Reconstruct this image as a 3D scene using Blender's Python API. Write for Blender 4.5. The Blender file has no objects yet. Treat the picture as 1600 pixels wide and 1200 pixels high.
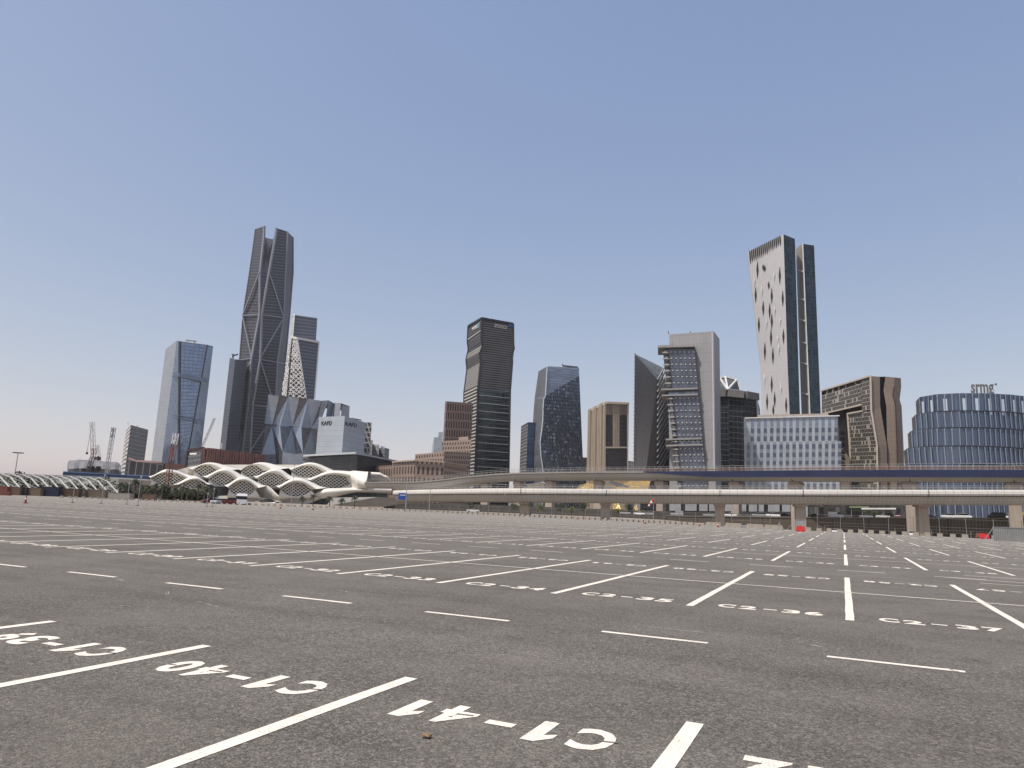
import bpy, math, random
import numpy as np
from mathutils import Vector, Matrix
random.seed(7)
C = bpy.context.scene.collection
sc = bpy.context.scene

# ------------------------------------------------------------------ camera
F0, YAW, PITCH, ROLL, CAMH = 1107.5, -0.43716, 0.1749, 0.03892, 1.6     # focal length in pixels of a 1600 px wide frame
def basis():
    cy, sy, cp, sp = math.cos(YAW), math.sin(YAW), math.cos(PITCH), math.sin(PITCH)
    F = np.array([sy*cp, cy*cp, sp]); R0 = np.array([cy, -sy, 0.]); D0 = -np.cross(R0, F)
    c, s = math.cos(ROLL), math.sin(ROLL)
    return c*R0 - s*D0, s*R0 + c*D0, F
CR, CD, CF = basis()
cam = bpy.data.cameras.new('camera'); camo = bpy.data.objects.new('camera', cam); C.objects.link(camo)
cam.sensor_fit = 'HORIZONTAL'; cam.sensor_width = 36; cam.lens = F0/1600*36
cam.clip_start = 0.05; cam.clip_end = 30000
m = Matrix.Identity(4)
for i in range(3):
    m[i][0] = CR[i]; m[i][1] = -CD[i]; m[i][2] = -CF[i]
m[2][3] = CAMH
camo.matrix_world = m
sc.camera = camo

# ------------------------------------------------------------------ sky, sun, exposure
SUN_EL, SUN_AZ = 62, -150            # azimuth from +Y towards +X
w = bpy.data.worlds.new("World"); sc.world = w; w.use_nodes = True
nt = w.node_tree; bg = nt.nodes['Background']
sky = nt.nodes.new('ShaderNodeTexSky'); sky.sky_type = 'NISHITA'; sky.sun_disc = False
sky.sun_elevation = math.radians(SUN_EL); sky.sun_rotation = math.radians(SUN_AZ)
sky.altitude = 600; sky.air_density = 1.0; sky.dust_density = 2.0; sky.ozone_density = 1.0
# summer dust: every colour of the clear-sky model is compressed, blue most, so the sky pales towards the horizon
sep = nt.nodes.new('ShaderNodeSeparateColor'); com = nt.nodes.new('ShaderNodeCombineColor'); nt.links.new(sky.outputs[0], sep.inputs[0])
for i_, (g_, k_) in enumerate(((.765, .235), (.632, .2425), (.385, .358))):
    p_ = nt.nodes.new('ShaderNodeMath'); p_.operation = 'POWER'; nt.links.new(sep.outputs[i_], p_.inputs[0]); p_.inputs[1].default_value = g_
    q_ = nt.nodes.new('ShaderNodeMath'); q_.operation = 'MULTIPLY'; nt.links.new(p_.outputs[0], q_.inputs[0]); q_.inputs[1].default_value = k_*5.45
    nt.links.new(q_.outputs[0], com.inputs[i_])
nt.links.new(com.outputs[0], bg.inputs[0])
bg.inputs[1].default_value = 0.15
sun = bpy.data.lights.new('sun', 'SUN'); suno = bpy.data.objects.new('sun', sun); C.objects.link(suno)
sun.energy = 3.5; sun.angle = math.radians(0.6); sun.color = (1.0, 0.95, 0.88)
e, a = math.radians(SUN_EL), math.radians(SUN_AZ)
sd = Vector((math.sin(a)*math.cos(e), math.cos(a)*math.cos(e), math.sin(e)))
suno.rotation_euler = sd.to_track_quat('Z', 'Y').to_euler()
sc.view_settings.view_transform = 'Standard'; sc.view_settings.look = 'None'
sc.view_settings.exposure = 0.32; sc.view_settings.gamma = 1.0

# ------------------------------------------------------------------ geometry of sight lines: from the photo's measure to places at real distances
def ray(x, y): return CR*(x-800) + CD*(y-600) + CF*F0
def G(x, y, z=0.0):
    d = ray(x, y); t = (z-CAMH)/d[2]; return (d[0]*t, d[1]*t, z)
def at(x, y, r):
    d = ray(x, y); t = r/math.hypot(d[0], d[1]); return Vector((d[0]*t, d[1]*t, CAMH+d[2]*t))
def zof(p, py):
    k = (py-600)/F0; a_ = p[0]*CD[0]+p[1]*CD[1]; b_ = p[0]*CF[0]+p[1]*CF[1]
    return CAMH + (k*b_-a_)/(CD[2]-k*CF[2])
def hy(x): return 600-(CR[2]*(x-800)+CF[2]*F0)/CD[2]

# ------------------------------------------------------------------ mesh builder
class MB:
    def __init__(s): s.v = []; s.f = []; s.uv = []
    def add(s, pts, uv=None):
        n = len(s.v); s.v.extend([tuple(p) for p in pts]); s.f.append(tuple(range(n, n+len(pts))))
        s.uv.extend(uv if uv else [(0, 0)]*len(pts))
    def grid(s, bl, br, tr, tl, nu=1, nv=1, u0=0, v0=0, uv=True, su=None, sv=None):
        bl, br, tr, tl = map(Vector, (bl, br, tr, tl))
        W = su if su else ((br-bl).length+(tr-tl).length)/2; H = sv if sv else ((tl-bl).length+(tr-br).length)/2
        P = lambda a, b: (bl.lerp(br, a)).lerp(tl.lerp(tr, a), b)
        for i in range(nu):
            for j in range(nv):
                a0, a1, b0, b1 = i/nu, (i+1)/nu, j/nv, (j+1)/nv
                s.add([P(a0, b0), P(a1, b0), P(a1, b1), P(a0, b1)],
                      [(u0+W*a0, v0+H*b0), (u0+W*a1, v0+H*b0), (u0+W*a1, v0+H*b1), (u0+W*a0, v0+H*b1)])
    def box(s, c, d, rz=0, taper=1.0):
        cx, cy, cz = c; dx, dy, dz = d[0]/2, d[1]/2, d[2]/2; co, si = math.cos(rz), math.sin(rz)
        P = []
        for z, k in ((-dz, 1), (dz, taper)):
            for x, y in ((-dx, -dy), (dx, -dy), (dx, dy), (-dx, dy)):
                x *= k; y *= k
                P.append((cx+x*co-y*si, cy+x*si+y*co, cz+z))
        s.hexa(P)
    def hexa(s, P):
        P = [Vector(p) for p in P]
        for q in ((0, 1, 5, 4), (1, 2, 6, 5), (2, 3, 7, 6), (3, 0, 4, 7), (4, 5, 6, 7), (3, 2, 1, 0)):
            a, b, c, d = (P[i] for i in q)
            wd = (b-a).length; hh = (d-a).length
            s.add([a, b, c, d], [(0, 0), (wd, 0), (wd, hh), (0, hh)])
    def bar(s, p, q, wx, wz=None, up=(0, 0, 1)):
        p, q = Vector(p), Vector(q); wz = wz or wx; d = (q-p)
        if d.length < 1e-6: return
        d.normalize(); up = Vector(up)
        if abs(d.dot(up)) > 0.98: up = Vector((1, 0, 0)) if abs(d.x) < .9 else Vector((0, 1, 0))
        a = d.cross(up).normalized()*wx/2; b = a.cross(d).normalized()*wz/2
        s.hexa([p-a-b, p+a-b, q+a-b, q-a-b, p-a+b, p+a+b, q+a+b, q-a+b])
    def tube(s, p, q, r0, r1=None, n=8, cap=True):
        p, q = Vector(p), Vector(q); r1 = r0 if r1 is None else r1; d = (q-p).normalized()
        up = Vector((0, 0, 1)) if abs(d.z) < .95 else Vector((1, 0, 0))
        a = d.cross(up).normalized(); b = d.cross(a)
        A = [p+(a*math.cos(t)+b*math.sin(t))*r0 for t in [2*math.pi*i/n for i in range(n)]]
        B = [q+(a*math.cos(t)+b*math.sin(t))*r1 for t in [2*math.pi*i/n for i in range(n)]]
        for i in range(n):
            j = (i+1) % n; s.add([A[i], A[j], B[j], B[i]], [(i/n, 0), ((i+1)/n, 0), ((i+1)/n, 1), (i/n, 1)])
        if cap: s.add(A); s.add(B[::-1])
    def sweep(s, path, prof, uvs=1.0, cap=True):
        """path: points; prof: list of (side, up) offsets; side is horizontal"""
        rings = []; L = 0; us = []
        for i, p in enumerate(path):
            p = Vector(p); a = Vector(path[max(i-1, 0)]); b = Vector(path[min(i+1, len(path)-1)])
            t = (b-a); t.z = 0; t.normalize(); sd_ = Vector((t.y, -t.x, 0))
            if i: L += (p-Vector(path[i-1])).length
            us.append(L)
            pr = prof(i) if callable(prof) else prof
            rings.append([p+sd_*x+Vector((0, 0, z)) for x, z in pr])
        n = len(rings[0]); acc = [0]
        for k in range(n): acc.append(acc[-1]+(rings[0][(k+1) % n]-rings[0][k]).length)
        for i in range(len(rings)-1):
            for k in range(n):
                j = (k+1) % n
                s.add([rings[i][k], rings[i+1][k], rings[i+1][j], rings[i][j]],
                      [(us[i]*uvs, acc[k]), (us[i+1]*uvs, acc[k]), (us[i+1]*uvs, acc[k+1]), (us[i]*uvs, acc[k+1])])
        if cap: s.add(rings[0][::-1]); s.add(rings[-1])
    def build(s, name, mat, parent=None, smooth=False, merge=False):
        me = bpy.data.meshes.new(name); me.from_pydata(s.v, [], s.f); me.uv_layers.new(name='UVMap')
        me.uv_layers[0].data.foreach_set('uv', [c for u in s.uv for c in u])
        me.materials.append(mat)
        if smooth or merge:
            import bmesh
            bm = bmesh.new(); bm.from_mesh(me); bmesh.ops.remove_doubles(bm, verts=bm.verts, dist=0.002); bm.to_mesh(me); bm.free()
        if smooth: me.polygons.foreach_set('use_smooth', [True]*len(me.polygons))
        o = bpy.data.objects.new(name, me); C.objects.link(o)
        if parent: o.parent = parent
        me.update(); return o

def tag(o, label, cat, group=None):
    o['label'] = label; o['category'] = cat
    if group: o['group'] = group
    return o
def thing(name, label, cat, group=None, loc=(0, 0, 0), rz=0):
    o = bpy.data.objects.new(name, None); C.objects.link(o); o.location = loc; o.rotation_euler[2] = rz
    o.empty_display_size = .5
    return tag(o, label, cat, group)
def struct(o): o['kind'] = 'structure'; return o
KIDS = {}
def copy_tree(o, parent=None):
    c = o.copy(); C.objects.link(c)
    if parent: c.parent = parent
    for k in [x for x in ALLC(o)]: copy_tree(k, c)
    return c
def ALLC(o): return [x for x in bpy.data.objects if x.parent == o]

# ------------------------------------------------------------------ materials
def nm(name):
    mt = bpy.data.materials.new(name); mt.use_nodes = True
    t = mt.node_tree; return mt, t, t.nodes, t.links, t.nodes['Principled BSDF']
def math_(N, L, op, a, b=None, c=None):
    n = N.new('ShaderNodeMath'); n.operation = op
    for i, x in enumerate((a, b, c)):
        if x is None: continue
        if isinstance(x, (int, float)): n.inputs[i].default_value = x
        else: L.new(x, n.inputs[i])
    return n.outputs[0]
def mixc(N, L, f, a, b, mode='MIX'):
    n = N.new('ShaderNodeMix'); n.data_type = 'RGBA'; n.blend_type = mode
    for sock, x in ((n.inputs[0], f), (n.inputs[6], a), (n.inputs[7], b)):
        if isinstance(x, (int, float)): sock.default_value = x
        elif isinstance(x, tuple): sock.default_value = (*x, 1)
        else: L.new(x, sock)
    return n.outputs[2]
def paint(name, col, rough=.6, metal=0., var=.12, scale=.3, bump=0.):
    mt, t, N, L, b = nm(name)
    tc = N.new('ShaderNodeTexCoord'); ns = N.new('ShaderNodeTexNoise'); ns.inputs['Scale'].default_value = scale
    ns.inputs['Detail'].default_value = 6; L.new(tc.outputs['Object'], ns.inputs['Vector'])
    lo = tuple(c*(1-var*1.6) for c in col); hi = tuple(min(1, c*(1+var*1.6)) for c in col)
    L.new(mixc(N, L, ns.outputs[0], lo, hi), b.inputs['Base Color'])
    b.inputs['Roughness'].default_value = rough; b.inputs['Metallic'].default_value = metal
    if bump:
        bp = N.new('ShaderNodeBump'); bp.inputs['Strength'].default_value = bump; L.new(ns.outputs[0], bp.inputs['Height']); L.new(bp.outputs[0], b.inputs['Normal'])
    return mt
def concrete(name, col, joint=0., var=.12, streak=.25, rough=.8, jv=0.):
    """concrete with cloudy tone, vertical rain streaks and panel joints along u every `joint` metres"""
    mt, t, N, L, b = nm(name)
    uv = N.new('ShaderNodeUVMap'); tc = N.new('ShaderNodeTexCoord')
    n1 = N.new('ShaderNodeTexNoise'); n1.inputs['Scale'].default_value = .12; n1.inputs['Detail'].default_value = 8; L.new(tc.outputs['Object'], n1.inputs['Vector'])
    mp = N.new('ShaderNodeMapping'); mp.inputs['Scale'].default_value = (1.2, .08, 1); L.new(uv.outputs[0], mp.inputs[0])
    n2 = N.new('ShaderNodeTexNoise'); n2.inputs['Scale'].default_value = 1; n2.inputs['Detail'].default_value = 5; L.new(mp.outputs[0], n2.inputs['Vector'])
    c1 = mixc(N, L, n1.outputs[0], tuple(c*(1-var*1.8) for c in col), tuple(c*(1+var*1.8) for c in col))
    k = math_(N, L, 'MULTIPLY_ADD', n2.outputs[0], -streak*2, 1+streak)
    cc = N.new('ShaderNodeCombineXYZ')
    for i in range(3): L.new(k, cc.inputs[i])
    c2 = mixc(N, L, 1.0, c1, cc.outputs[0], 'MULTIPLY')
    if joint or jv:
        sx = N.new('ShaderNodeSeparateXYZ'); L.new(uv.outputs[0], sx.inputs[0])
        msk = None
        for out, j in ((0, joint), (1, jv)):
            if not j: continue
            fr = math_(N, L, 'FRACT', math_(N, L, 'DIVIDE', sx.outputs[out], j))
            mk = math_(N, L, 'LESS_THAN', fr, .05 if j > 2 else .09)
            msk = mk if msk is None else math_(N, L, 'MAXIMUM', msk, mk)
        c2 = mixc(N, L, math_(N, L, 'MULTIPLY', msk, .5), c2, tuple(c*.25 for c in col))
    L.new(c2, b.inputs['Base Color']); b.inputs['Roughness'].default_value = rough
    return mt
def curtain(name, glass, frame, cw, ch, fw=.12, fh=.18, metal=.6, rough=.12, var=.3, tilt=.03, span=0., spancol=None, blind=0., blindcol=(.4, .4, .4), skew=0., stagger=0.):
    """cladding grid: panes cw x ch metres (UVs are metres), frame lines, per-pane tone and tilt, a spandrel band, some blinds"""
    mt, t, N, L, b = nm(name)
    uv = N.new('ShaderNodeUVMap'); sx = N.new('ShaderNodeSeparateXYZ'); L.new(uv.outputs[0], sx.inputs[0])
    v = math_(N, L, 'DIVIDE', sx.outputs[1], ch); u = math_(N, L, 'DIVIDE', sx.outputs[0], cw)
    if skew: u = math_(N, L, 'MULTIPLY_ADD', v, skew, u)
    if stagger: u = math_(N, L, 'MULTIPLY_ADD', math_(N, L, 'FLOOR', v), stagger, u)
    fu = math_(N, L, 'FRACT', u); fv = math_(N, L, 'FRACT', v)
    cmb = N.new('ShaderNodeCombineXYZ'); L.new(math_(N, L, 'FLOOR', u), cmb.inputs[0]); L.new(math_(N, L, 'FLOOR', v), cmb.inputs[1])
    wn = N.new('ShaderNodeTexWhiteNoise'); wn.noise_dimensions = '2D'; L.new(cmb.outputs[0], wn.inputs['Vector'])
    big = N.new('ShaderNodeTexNoise'); big.inputs['Scale'].default_value = .06; L.new(uv.outputs[0], big.inputs['Vector'])
    r = math_(N, L, 'ADD', math_(N, L, 'MULTIPLY', wn.outputs['Value'], .7), math_(N, L, 'MULTIPLY', big.outputs[0], .3))
    c = mixc(N, L, r, tuple(x*(1-var) for x in glass), tuple(min(1, x*(1+var)) for x in glass))
    met = metal
    if blind:
        mb_ = math_(N, L, 'LESS_THAN', wn.outputs['Value'], blind); c = mixc(N, L, mb_, c, blindcol)
    solid = None
    if span:
        ms = math_(N, L, 'LESS_THAN', fv, span); c = mixc(N, L, ms, c, spancol); solid = ms
    mf = math_(N, L, 'MAXIMUM', math_(N, L, 'LESS_THAN', fu, fw/cw), math_(N, L, 'LESS_THAN', fv, fh/ch))
    c = mixc(N, L, mf, c, frame)
    solid = mf if solid is None else math_(N, L, 'MAXIMUM', solid, mf)
    L.new(c, b.inputs['Base Color'])
    L.new(math_(N, L, 'MULTIPLY_ADD', solid, -metal, metal), b.inputs['Metallic'])
    L.new(math_(N, L, 'MULTIPLY_ADD', solid, .5-rough, rough), b.inputs['Roughness'])
    if tilt:
        ge = N.new('ShaderNodeNewGeometry')
        s1 = N.new('ShaderNodeVectorMath'); s1.operation = 'SUBTRACT'; L.new(wn.outputs['Color'], s1.inputs[0]); s1.inputs[1].default_value = (.5, .5, .5)
        s2 = N.new('ShaderNodeVectorMath'); s2.operation = 'SCALE'; L.new(s1.outputs[0], s2.inputs[0]); s2.inputs['Scale'].default_value = tilt
        s3 = N.new('ShaderNodeVectorMath'); s3.operation = 'ADD'; L.new(s2.outputs[0], s3.inputs[0]); L.new(ge.outputs['Normal'], s3.inputs[1])
        s4 = N.new('ShaderNodeVectorMath'); s4.operation = 'NORMALIZE'; L.new(s3.outputs[0], s4.inputs[0]); L.new(s4.outputs[0], b.inputs['Normal'])
    return mt

def asphalt():
    mt, t, N, L, b = nm('asphalt'); tc = N.new('ShaderNodeTexCoord')
    def noise(scale, det=4, vec=None, rough=.6):
        n = N.new('ShaderNodeTexNoise'); n.inputs['Scale'].default_value = scale; n.inputs['Detail'].default_value = det; n.inputs['Roughness'].default_value = rough
        L.new(vec or tc.outputs['Object'], n.inputs['Vector']); return n.outputs[0]
    def ramp(x, a, b_):
        m_ = N.new('ShaderNodeMapRange'); m_.inputs[1].default_value = a; m_.inputs[2].default_value = b_; L.new(x, m_.inputs[0]); return m_.outputs[0]
    vo = N.new('ShaderNodeTexVoronoi'); vo.inputs['Scale'].default_value = 75; L.new(tc.outputs['Object'], vo.inputs['Vector'])
    vo2 = N.new('ShaderNodeTexVoronoi'); vo2.inputs['Scale'].default_value = 34; L.new(tc.outputs['Object'], vo2.inputs['Vector'])
    g = noise(60, 3); sep = N.new('ShaderNodeSeparateColor'); L.new(vo.outputs['Color'], sep.inputs[0]); sep2 = N.new('ShaderNodeSeparateColor'); L.new(vo2.outputs['Color'], sep2.inputs[0])
    st = math_(N, L, 'ADD', math_(N, L, 'MULTIPLY', sep.outputs[0], .6), math_(N, L, 'MULTIPLY', sep2.outputs[1], .4))
    st = math_(N, L, 'POWER', st, 1.9)
    grain = math_(N, L, 'ADD', math_(N, L, 'MULTIPLY', st, .75), math_(N, L, 'MULTIPLY', g, .5))
    base = mixc(N, L, ramp(grain, .05, .95), (.017, .0148, .0125), (.285, .259, .225))
    # broad patches, roller bands along the rows, dust
    p1 = ramp(noise(.22, 5), .35, .68)
    mp = N.new('ShaderNodeMapping'); mp.inputs['Scale'].default_value = (.05, 1.1, 1); L.new(tc.outputs['Object'], mp.inputs[0])
    p2 = ramp(noise(1, 4, mp.outputs[0]), .38, .66)
    base = mixc(N, L, math_(N, L, 'MULTIPLY', p1, .8), base, mixc(N, L, 1.0, base, (.72, .70, .68), 'MULTIPLY'))
    base = mixc(N, L, math_(N, L, 'MULTIPLY', p2, .7), base, mixc(N, L, 1.0, base, (.72, .71, .70), 'MULTIPLY'))
    sp = N.new('ShaderNodeTexVoronoi'); sp.inputs['Scale'].default_value = .55; L.new(tc.outputs['Object'], sp.inputs['Vector'])
    oil = math_(N, L, 'MULTIPLY', ramp(sp.outputs['Distance'], .16, .05), ramp(noise(6, 4), .42, .6))
    base = mixc(N, L, math_(N, L, 'MULTIPLY', oil, .55), base, (.025, .022, .02))
    p3 = ramp(noise(.5, 7, None, .72), .45, .72)
    base = mixc(N, L, math_(N, L, 'MULTIPLY', p3, .42), base, (.205, .185, .158))
    sy_ = N.new('ShaderNodeSeparateXYZ'); L.new(tc.outputs['Object'], sy_.inputs[0])      # colour turns paler and more beige towards the far side
    base = mixc(N, L, math_(N, L, 'MULTIPLY', ramp(sy_.outputs[1], 8, 110), .55), base, (.275, .250, .215))
    L.new(base, b.inputs['Base Color']); b.inputs['Roughness'].default_value = .85
    b.inputs['Specular IOR Level'].default_value = .35
    h = math_(N, L, 'ADD', math_(N, L, 'MULTIPLY', vo.outputs['Distance'], -.5), math_(N, L, 'MULTIPLY', g, .6))
    bp = N.new('ShaderNodeBump'); bp.inputs['Strength'].default_value = 1.0; bp.inputs['Distance'].default_value = .012
    L.new(h, bp.inputs['Height']); L.new(bp.outputs[0], b.inputs['Normal'])
    return mt
def linepaint():
    mt, t, N, L, b = nm('road_paint'); tc = N.new('ShaderNodeTexCoord')
    def noise(s, d=5):
        n = N.new('ShaderNodeTexNoise'); n.inputs['Scale'].default_value = s; n.inputs['Detail'].default_value = d; L.new(tc.outputs['Object'], n.inputs['Vector']); return n.outputs[0]
    def ramp(x, a, b_):
        m_ = N.new('ShaderNodeMapRange'); m_.inputs[1].default_value = a; m_.inputs[2].default_value = b_; L.new(x, m_.inputs[0]); return m_.outputs[0]
    c = mixc(N, L, noise(3), (.70, .63, .53), (.88, .81, .70))
    wear = math_(N, L, 'MULTIPLY', ramp(noise(70, 3), .52, .66), ramp(noise(2.5), .36, .6))
    c = mixc(N, L, math_(N, L, 'MULTIPLY', wear, .8), c, (.16, .145, .13))
    c = mixc(N, L, math_(N, L, 'MULTIPLY', ramp(noise(14), .5, .75), .3), c, (.45, .40, .33))
    L.new(c, b.inputs['Base Color']); b.inputs['Roughness'].default_value = .7
    bp = N.new('ShaderNodeBump'); bp.inputs['Strength'].default_value = .5; bp.inputs['Distance'].default_value = .004
    L.new(noise(80, 3), bp.inputs['Height']); L.new(bp.outputs[0], b.inputs['Normal'])
    return mt
def foliage(name, c0, c1):
    mt, t, N, L, b = nm(name); tc = N.new('ShaderNodeTexCoord'); n = N.new('ShaderNodeTexNoise'); n.inputs['Scale'].default_value = 1.3
    L.new(tc.outputs['Object'], n.inputs['Vector']); L.new(mixc(N, L, n.outputs[0], c0, c1), b.inputs['Base Color']); b.inputs['Roughness'].default_value = .7
    return mt
M = dict(
    asphalt=asphalt(), line=linepaint(),
    sand=paint('dusty_ground', (.26, .22, .18), .95, 0, .2, .05),
    white=paint('white_paint', (.72, .71, .68), .5), shell=concrete('shell_panels', (.70, .67, .60), 0, .06, .06, .5),
    steel=paint('steel', (.35, .36, .37), .45, .5), dark=paint('dark_metal', (.05, .05, .055), .5, .2),
    black=paint('black', (.02, .02, .022), .5), red=paint('red_plastic', (.55, .03, .03), .4), redw=paint('faded_red', (.20, .07, .05), .6),
    orange=paint('orange', (.28, .055, .02), .6), yellow=paint('yellow', (.62, .45, .03), .5),
    conc=concrete('concrete', (.36, .33, .29), 0, .12, .2), deck=concrete('deck_concrete', (.355, .34, .31), 1.1, .08, .12), decktop=concrete('pale_parapet', (.56, .54, .50), 2.2, .06, .10),
    blue=paint('blue_band', (.010, .018, .058), .5, 0, .25, .1), signblue=paint('sign_blue', (.02, .06, .30), .5),
    trunk=paint('bark', (.12, .09, .06), .9, 0, .3, 3), leaf=foliage('leaves', (.022, .035, .014), (.07, .095, .03)), leafy=foliage('yellow_green_leaves', (.06, .09, .02), (.20, .20, .05)),
    palm=foliage('palm_fronds', (.022, .03, .014), (.06, .075, .03)), tyre=paint('tyre', (.015, .015, .015), .8), wglass=paint('car_glass', (.02, .025, .03), .08, .3),
)

# ------------------------------------------------------------------ ground
S, D, W, X0, Y0 = 2.637, 10.18, 6.68, 0.038, 13.505     # stall width, row depth, aisle, offsets
EDGE = [(-420, 60), (-300, 92), (-209, 120), (-177, 143), (-141, 155), (-118, 168), (-98, 169), (-75, 163), (-38, 147), (-19, 136), (-8, 130), (20, 128), (80, 126), (300, 120)]
def edge_y(x):
    for (x0, y0), (x1, y1) in zip(EDGE, EDGE[1:]):
        if x0 <= x <= x1: return y0+(y1-y0)*(x-x0)/(x1-x0)
    return EDGE[0][1] if x < EDGE[0][0] else EDGE[-1][1]
mb = MB()
xs = [-420]+[e_[0] for e_ in EDGE[1:-1]]+[300]
for (x0, y0), (x1, y1) in zip(EDGE, EDGE[1:]):
    mb.add([(x0, -60, 0), (x1, -60, 0), (x1, y1+1.2, 0), (x0, y0+1.2, 0)])
struct(mb.build('parking_lot', M['asphalt'], merge=True))
def hgt(x, y):
    base = -.06
    def ss(t): t = max(0, min(1, t)); return t*t*(3-2*t)
    d = ss((x+75)/60)*ss((y-edge_y(x)-3)/25)
    return base-2.1*d
mb = MB()
gx = [-9000, -4000, -1500, -700]+list(range(-420, 421, 20))+[700, 1500, 4000, 9000]
gy = [-4000, -1000, -300, -80]+list(range(0, 600, 15))+[700, 1000, 2000, 5000, 12000]
for i in range(len(gx)-1):
    for j in range(len(gy)-1):
        q = [(gx[i], gy[j]), (gx[i+1], gy[j]), (gx[i+1], gy[j+1]), (gx[i], gy[j+1])]
        mb.add([(x, y, hgt(x, y)) for x, y in q])
struct(mb.build('ground', M['sand'], smooth=True))

# painted lines
mb = MB(); db = MB(); zl = .004
def strip(b, x0, y0, x1, y1, wd, z=zl):
    """a painted line, its ends and edges slightly uneven"""
    L_ = math.hypot(x1-x0, y1-y0); n = max(1, min(14, int(L_/.7))) if math.hypot((x0+x1)/2, (y0+y1)/2) < 35 else 1
    dx, dy = (x1-x0)/L_, (y1-y0)/L_; px, py = -dy, dx; pts = []
    for i in range(n+1):
        t = i/n*L_; j = random.uniform(-.006, .006) if n > 1 else 0
        pts.append(((x0+dx*t+px*(wd/2+j), y0+dy*t+py*(wd/2+j)), (x0+dx*t-px*(wd/2-j), y0+dy*t-py*(wd/2-j))))
    for (a, b_), (c, d_) in zip(pts, pts[1:]): b.add([(*b_, z), (*d_, z), (*c, z), (*a, z)])
rows = [(-60, 6.04, -1.155)]+[(Y0+k*(D+W), Y0+k*(D+W)+D, 0) for k in range(9)]
for k in range(30):     # C1 row
    x = X0-1.155+(k-22)*S
    strip(mb, x, 6.04-D, x, 6.04, .135)
strip(mb, -62, 6.04-D/2, 25, 6.04-D/2, .1, zl*2)
for r in range(9):
    ya = Y0+r*(D+W)
    k0 = -82
    for k in range(k0, 16):
        x = X0+k*S
        yb = min(ya+D, edge_y(x)-4)
        if yb-ya < 2: continue
        strip(mb, x, ya, x, yb, .135)
    xa = X0+k0*S; xb = X0+15*S
    ym = ya+D*.51
    while xa < xb:                      # centre line in pieces so that it ends before the edge
        if ym < edge_y(xa)-4: strip(mb, xa, ym, xa+S, ym, .10, zl*2)
        xa += S
for r in range(-1, 9):
    yd = 9.77 if r < 0 else Y0+r*(D+W)+D+W/2
    xa = -0.24-2.8224*78
    while xa < 42:
        if yd < edge_y(xa)-5 and not (r == 0 and xa > 3.2): strip(db, xa, yd, xa+1.42, yd, .105)
        xa += 2.8224
for a, b_ in (((1506, 899.3), (1600, 905.2)), ((1531, 911), (1600, 915.7)), ((1475, 901.8), (1600, 911))):
    p, q = G(*a), G(*b_); q = (p[0]+(q[0]-p[0])*6, p[1]+(q[1]-p[1])*6)
    strip(db, p[0], p[1], q[0], q[1], .09)
struct(mb.build('stall_lines', M['line'])); struct(db.build('lane_dashes', M['line']))

# stall numbers: stencilled characters drawn from polygons of Blender's own typeface, made bold
GL = {}
def glyph(ch):
    if ch in GL: return GL[ch]
    if ch == '1':
        GL[ch] = ([(.42, 0), (1, 0), (1, 1), (.5, 1), (0, .74), (0, .55), (.42, .66)], [(0, 1, 2, 3, 6), (3, 4, 5, 6)], 1); return GL[ch]
    cu = bpy.data.curves.new('g', 'FONT'); cu.body = ch; cu.size = 1; cu.offset = .04; cu.resolution_u = 3; cu.fill_mode = 'FRONT'
    o = bpy.data.objects.new('g', cu); C.objects.link(o)
    dg = bpy.context.evaluated_depsgraph_get(); me = o.evaluated_get(dg).to_mesh()
    vs = [(v.co.x, v.co.y) for v in me.vertices]; fs = [tuple(p.vertices) for p in me.polygons]
    o.evaluated_get(dg).to_mesh_clear(); bpy.data.objects.remove(o); bpy.data.curves.remove(cu)
    x0 = min(v[0] for v in vs); x1 = max(v[0] for v in vs); y0 = min(v[1] for v in vs); y1 = max(v[1] for v in vs)
    GL[ch] = ([((x-x0)/(x1-x0), (y-y0)/(y1-y0)) for x, y in vs], fs, x1-x0); return GL[ch]
GAPS = MB()
def write(b, txt, cx, cy, wd, ht, flip, z, stencil=False, coarse=False):
    """each character fills its own cell; flip: read from the other side"""
    n = len(txt); cell = wd/n; s = -1 if flip else 1
    for i, ch in enumerate(txt):
        cw = cell*(.82 if ch not in '-1' else (.62 if ch == '-' else .55)); x0 = -wd/2+i*cell+(cell-cw)/2; h0, hh = 0, ht
        jx, jy = random.uniform(-.012, .012), random.uniform(-.015, .015)
        if ch == '-': h0, hh = ht*.42, ht*.2
        if coarse:
            q = [(x0, h0+hh*.1), (x0+cw, h0+hh*.1), (x0+cw, h0+hh*.9), (x0, h0+hh*.9)]
            b.add([(cx+s*x, cy+s*(y-ht/2), z) for x, y in q]); continue
        vs, fs, _ = glyph(ch)
        sl = .10 if flip else 0
        P = [(cx+s*(x0+x*cw+y*sl*0)+jx, cy+s*(h0+y*hh-ht/2)+jy, z) for x, y in vs]
        if stencil and ch in 'C0496':      # the bridges of the stencil, left unpainted
            for (u0, v0_, u1, v1_) in {'C': ((-.05, .47, .34, .53),), '0': ((.70, .50, 1.05, .53),), '4': ((.1, .42, .55, .47),), '9': ((.6, .3, 1.05, .36),), '6': ((-.05, .3, .35, .36),)}[ch]:
                hw = .011/hh
                q = [(x0+u0*cw, h0+(v0_-hw)*hh), (x0+u1*cw, h0+(v1_-hw)*hh), (x0+u1*cw, h0+(v1_+hw)*hh), (x0+u0*cw, h0+(v0_+hw)*hh)]
                GAPS.add([(cx+s*x+jx, cy+s*(y-ht/2)+jy, z*1.9) for x, y in q])
        base = len(b.v); b.v.extend(P); 
        for f in fs: b.f.append(tuple(base+k for k in f)); b.uv.extend([(0, 0)]*len(f))
mb = MB()
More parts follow.
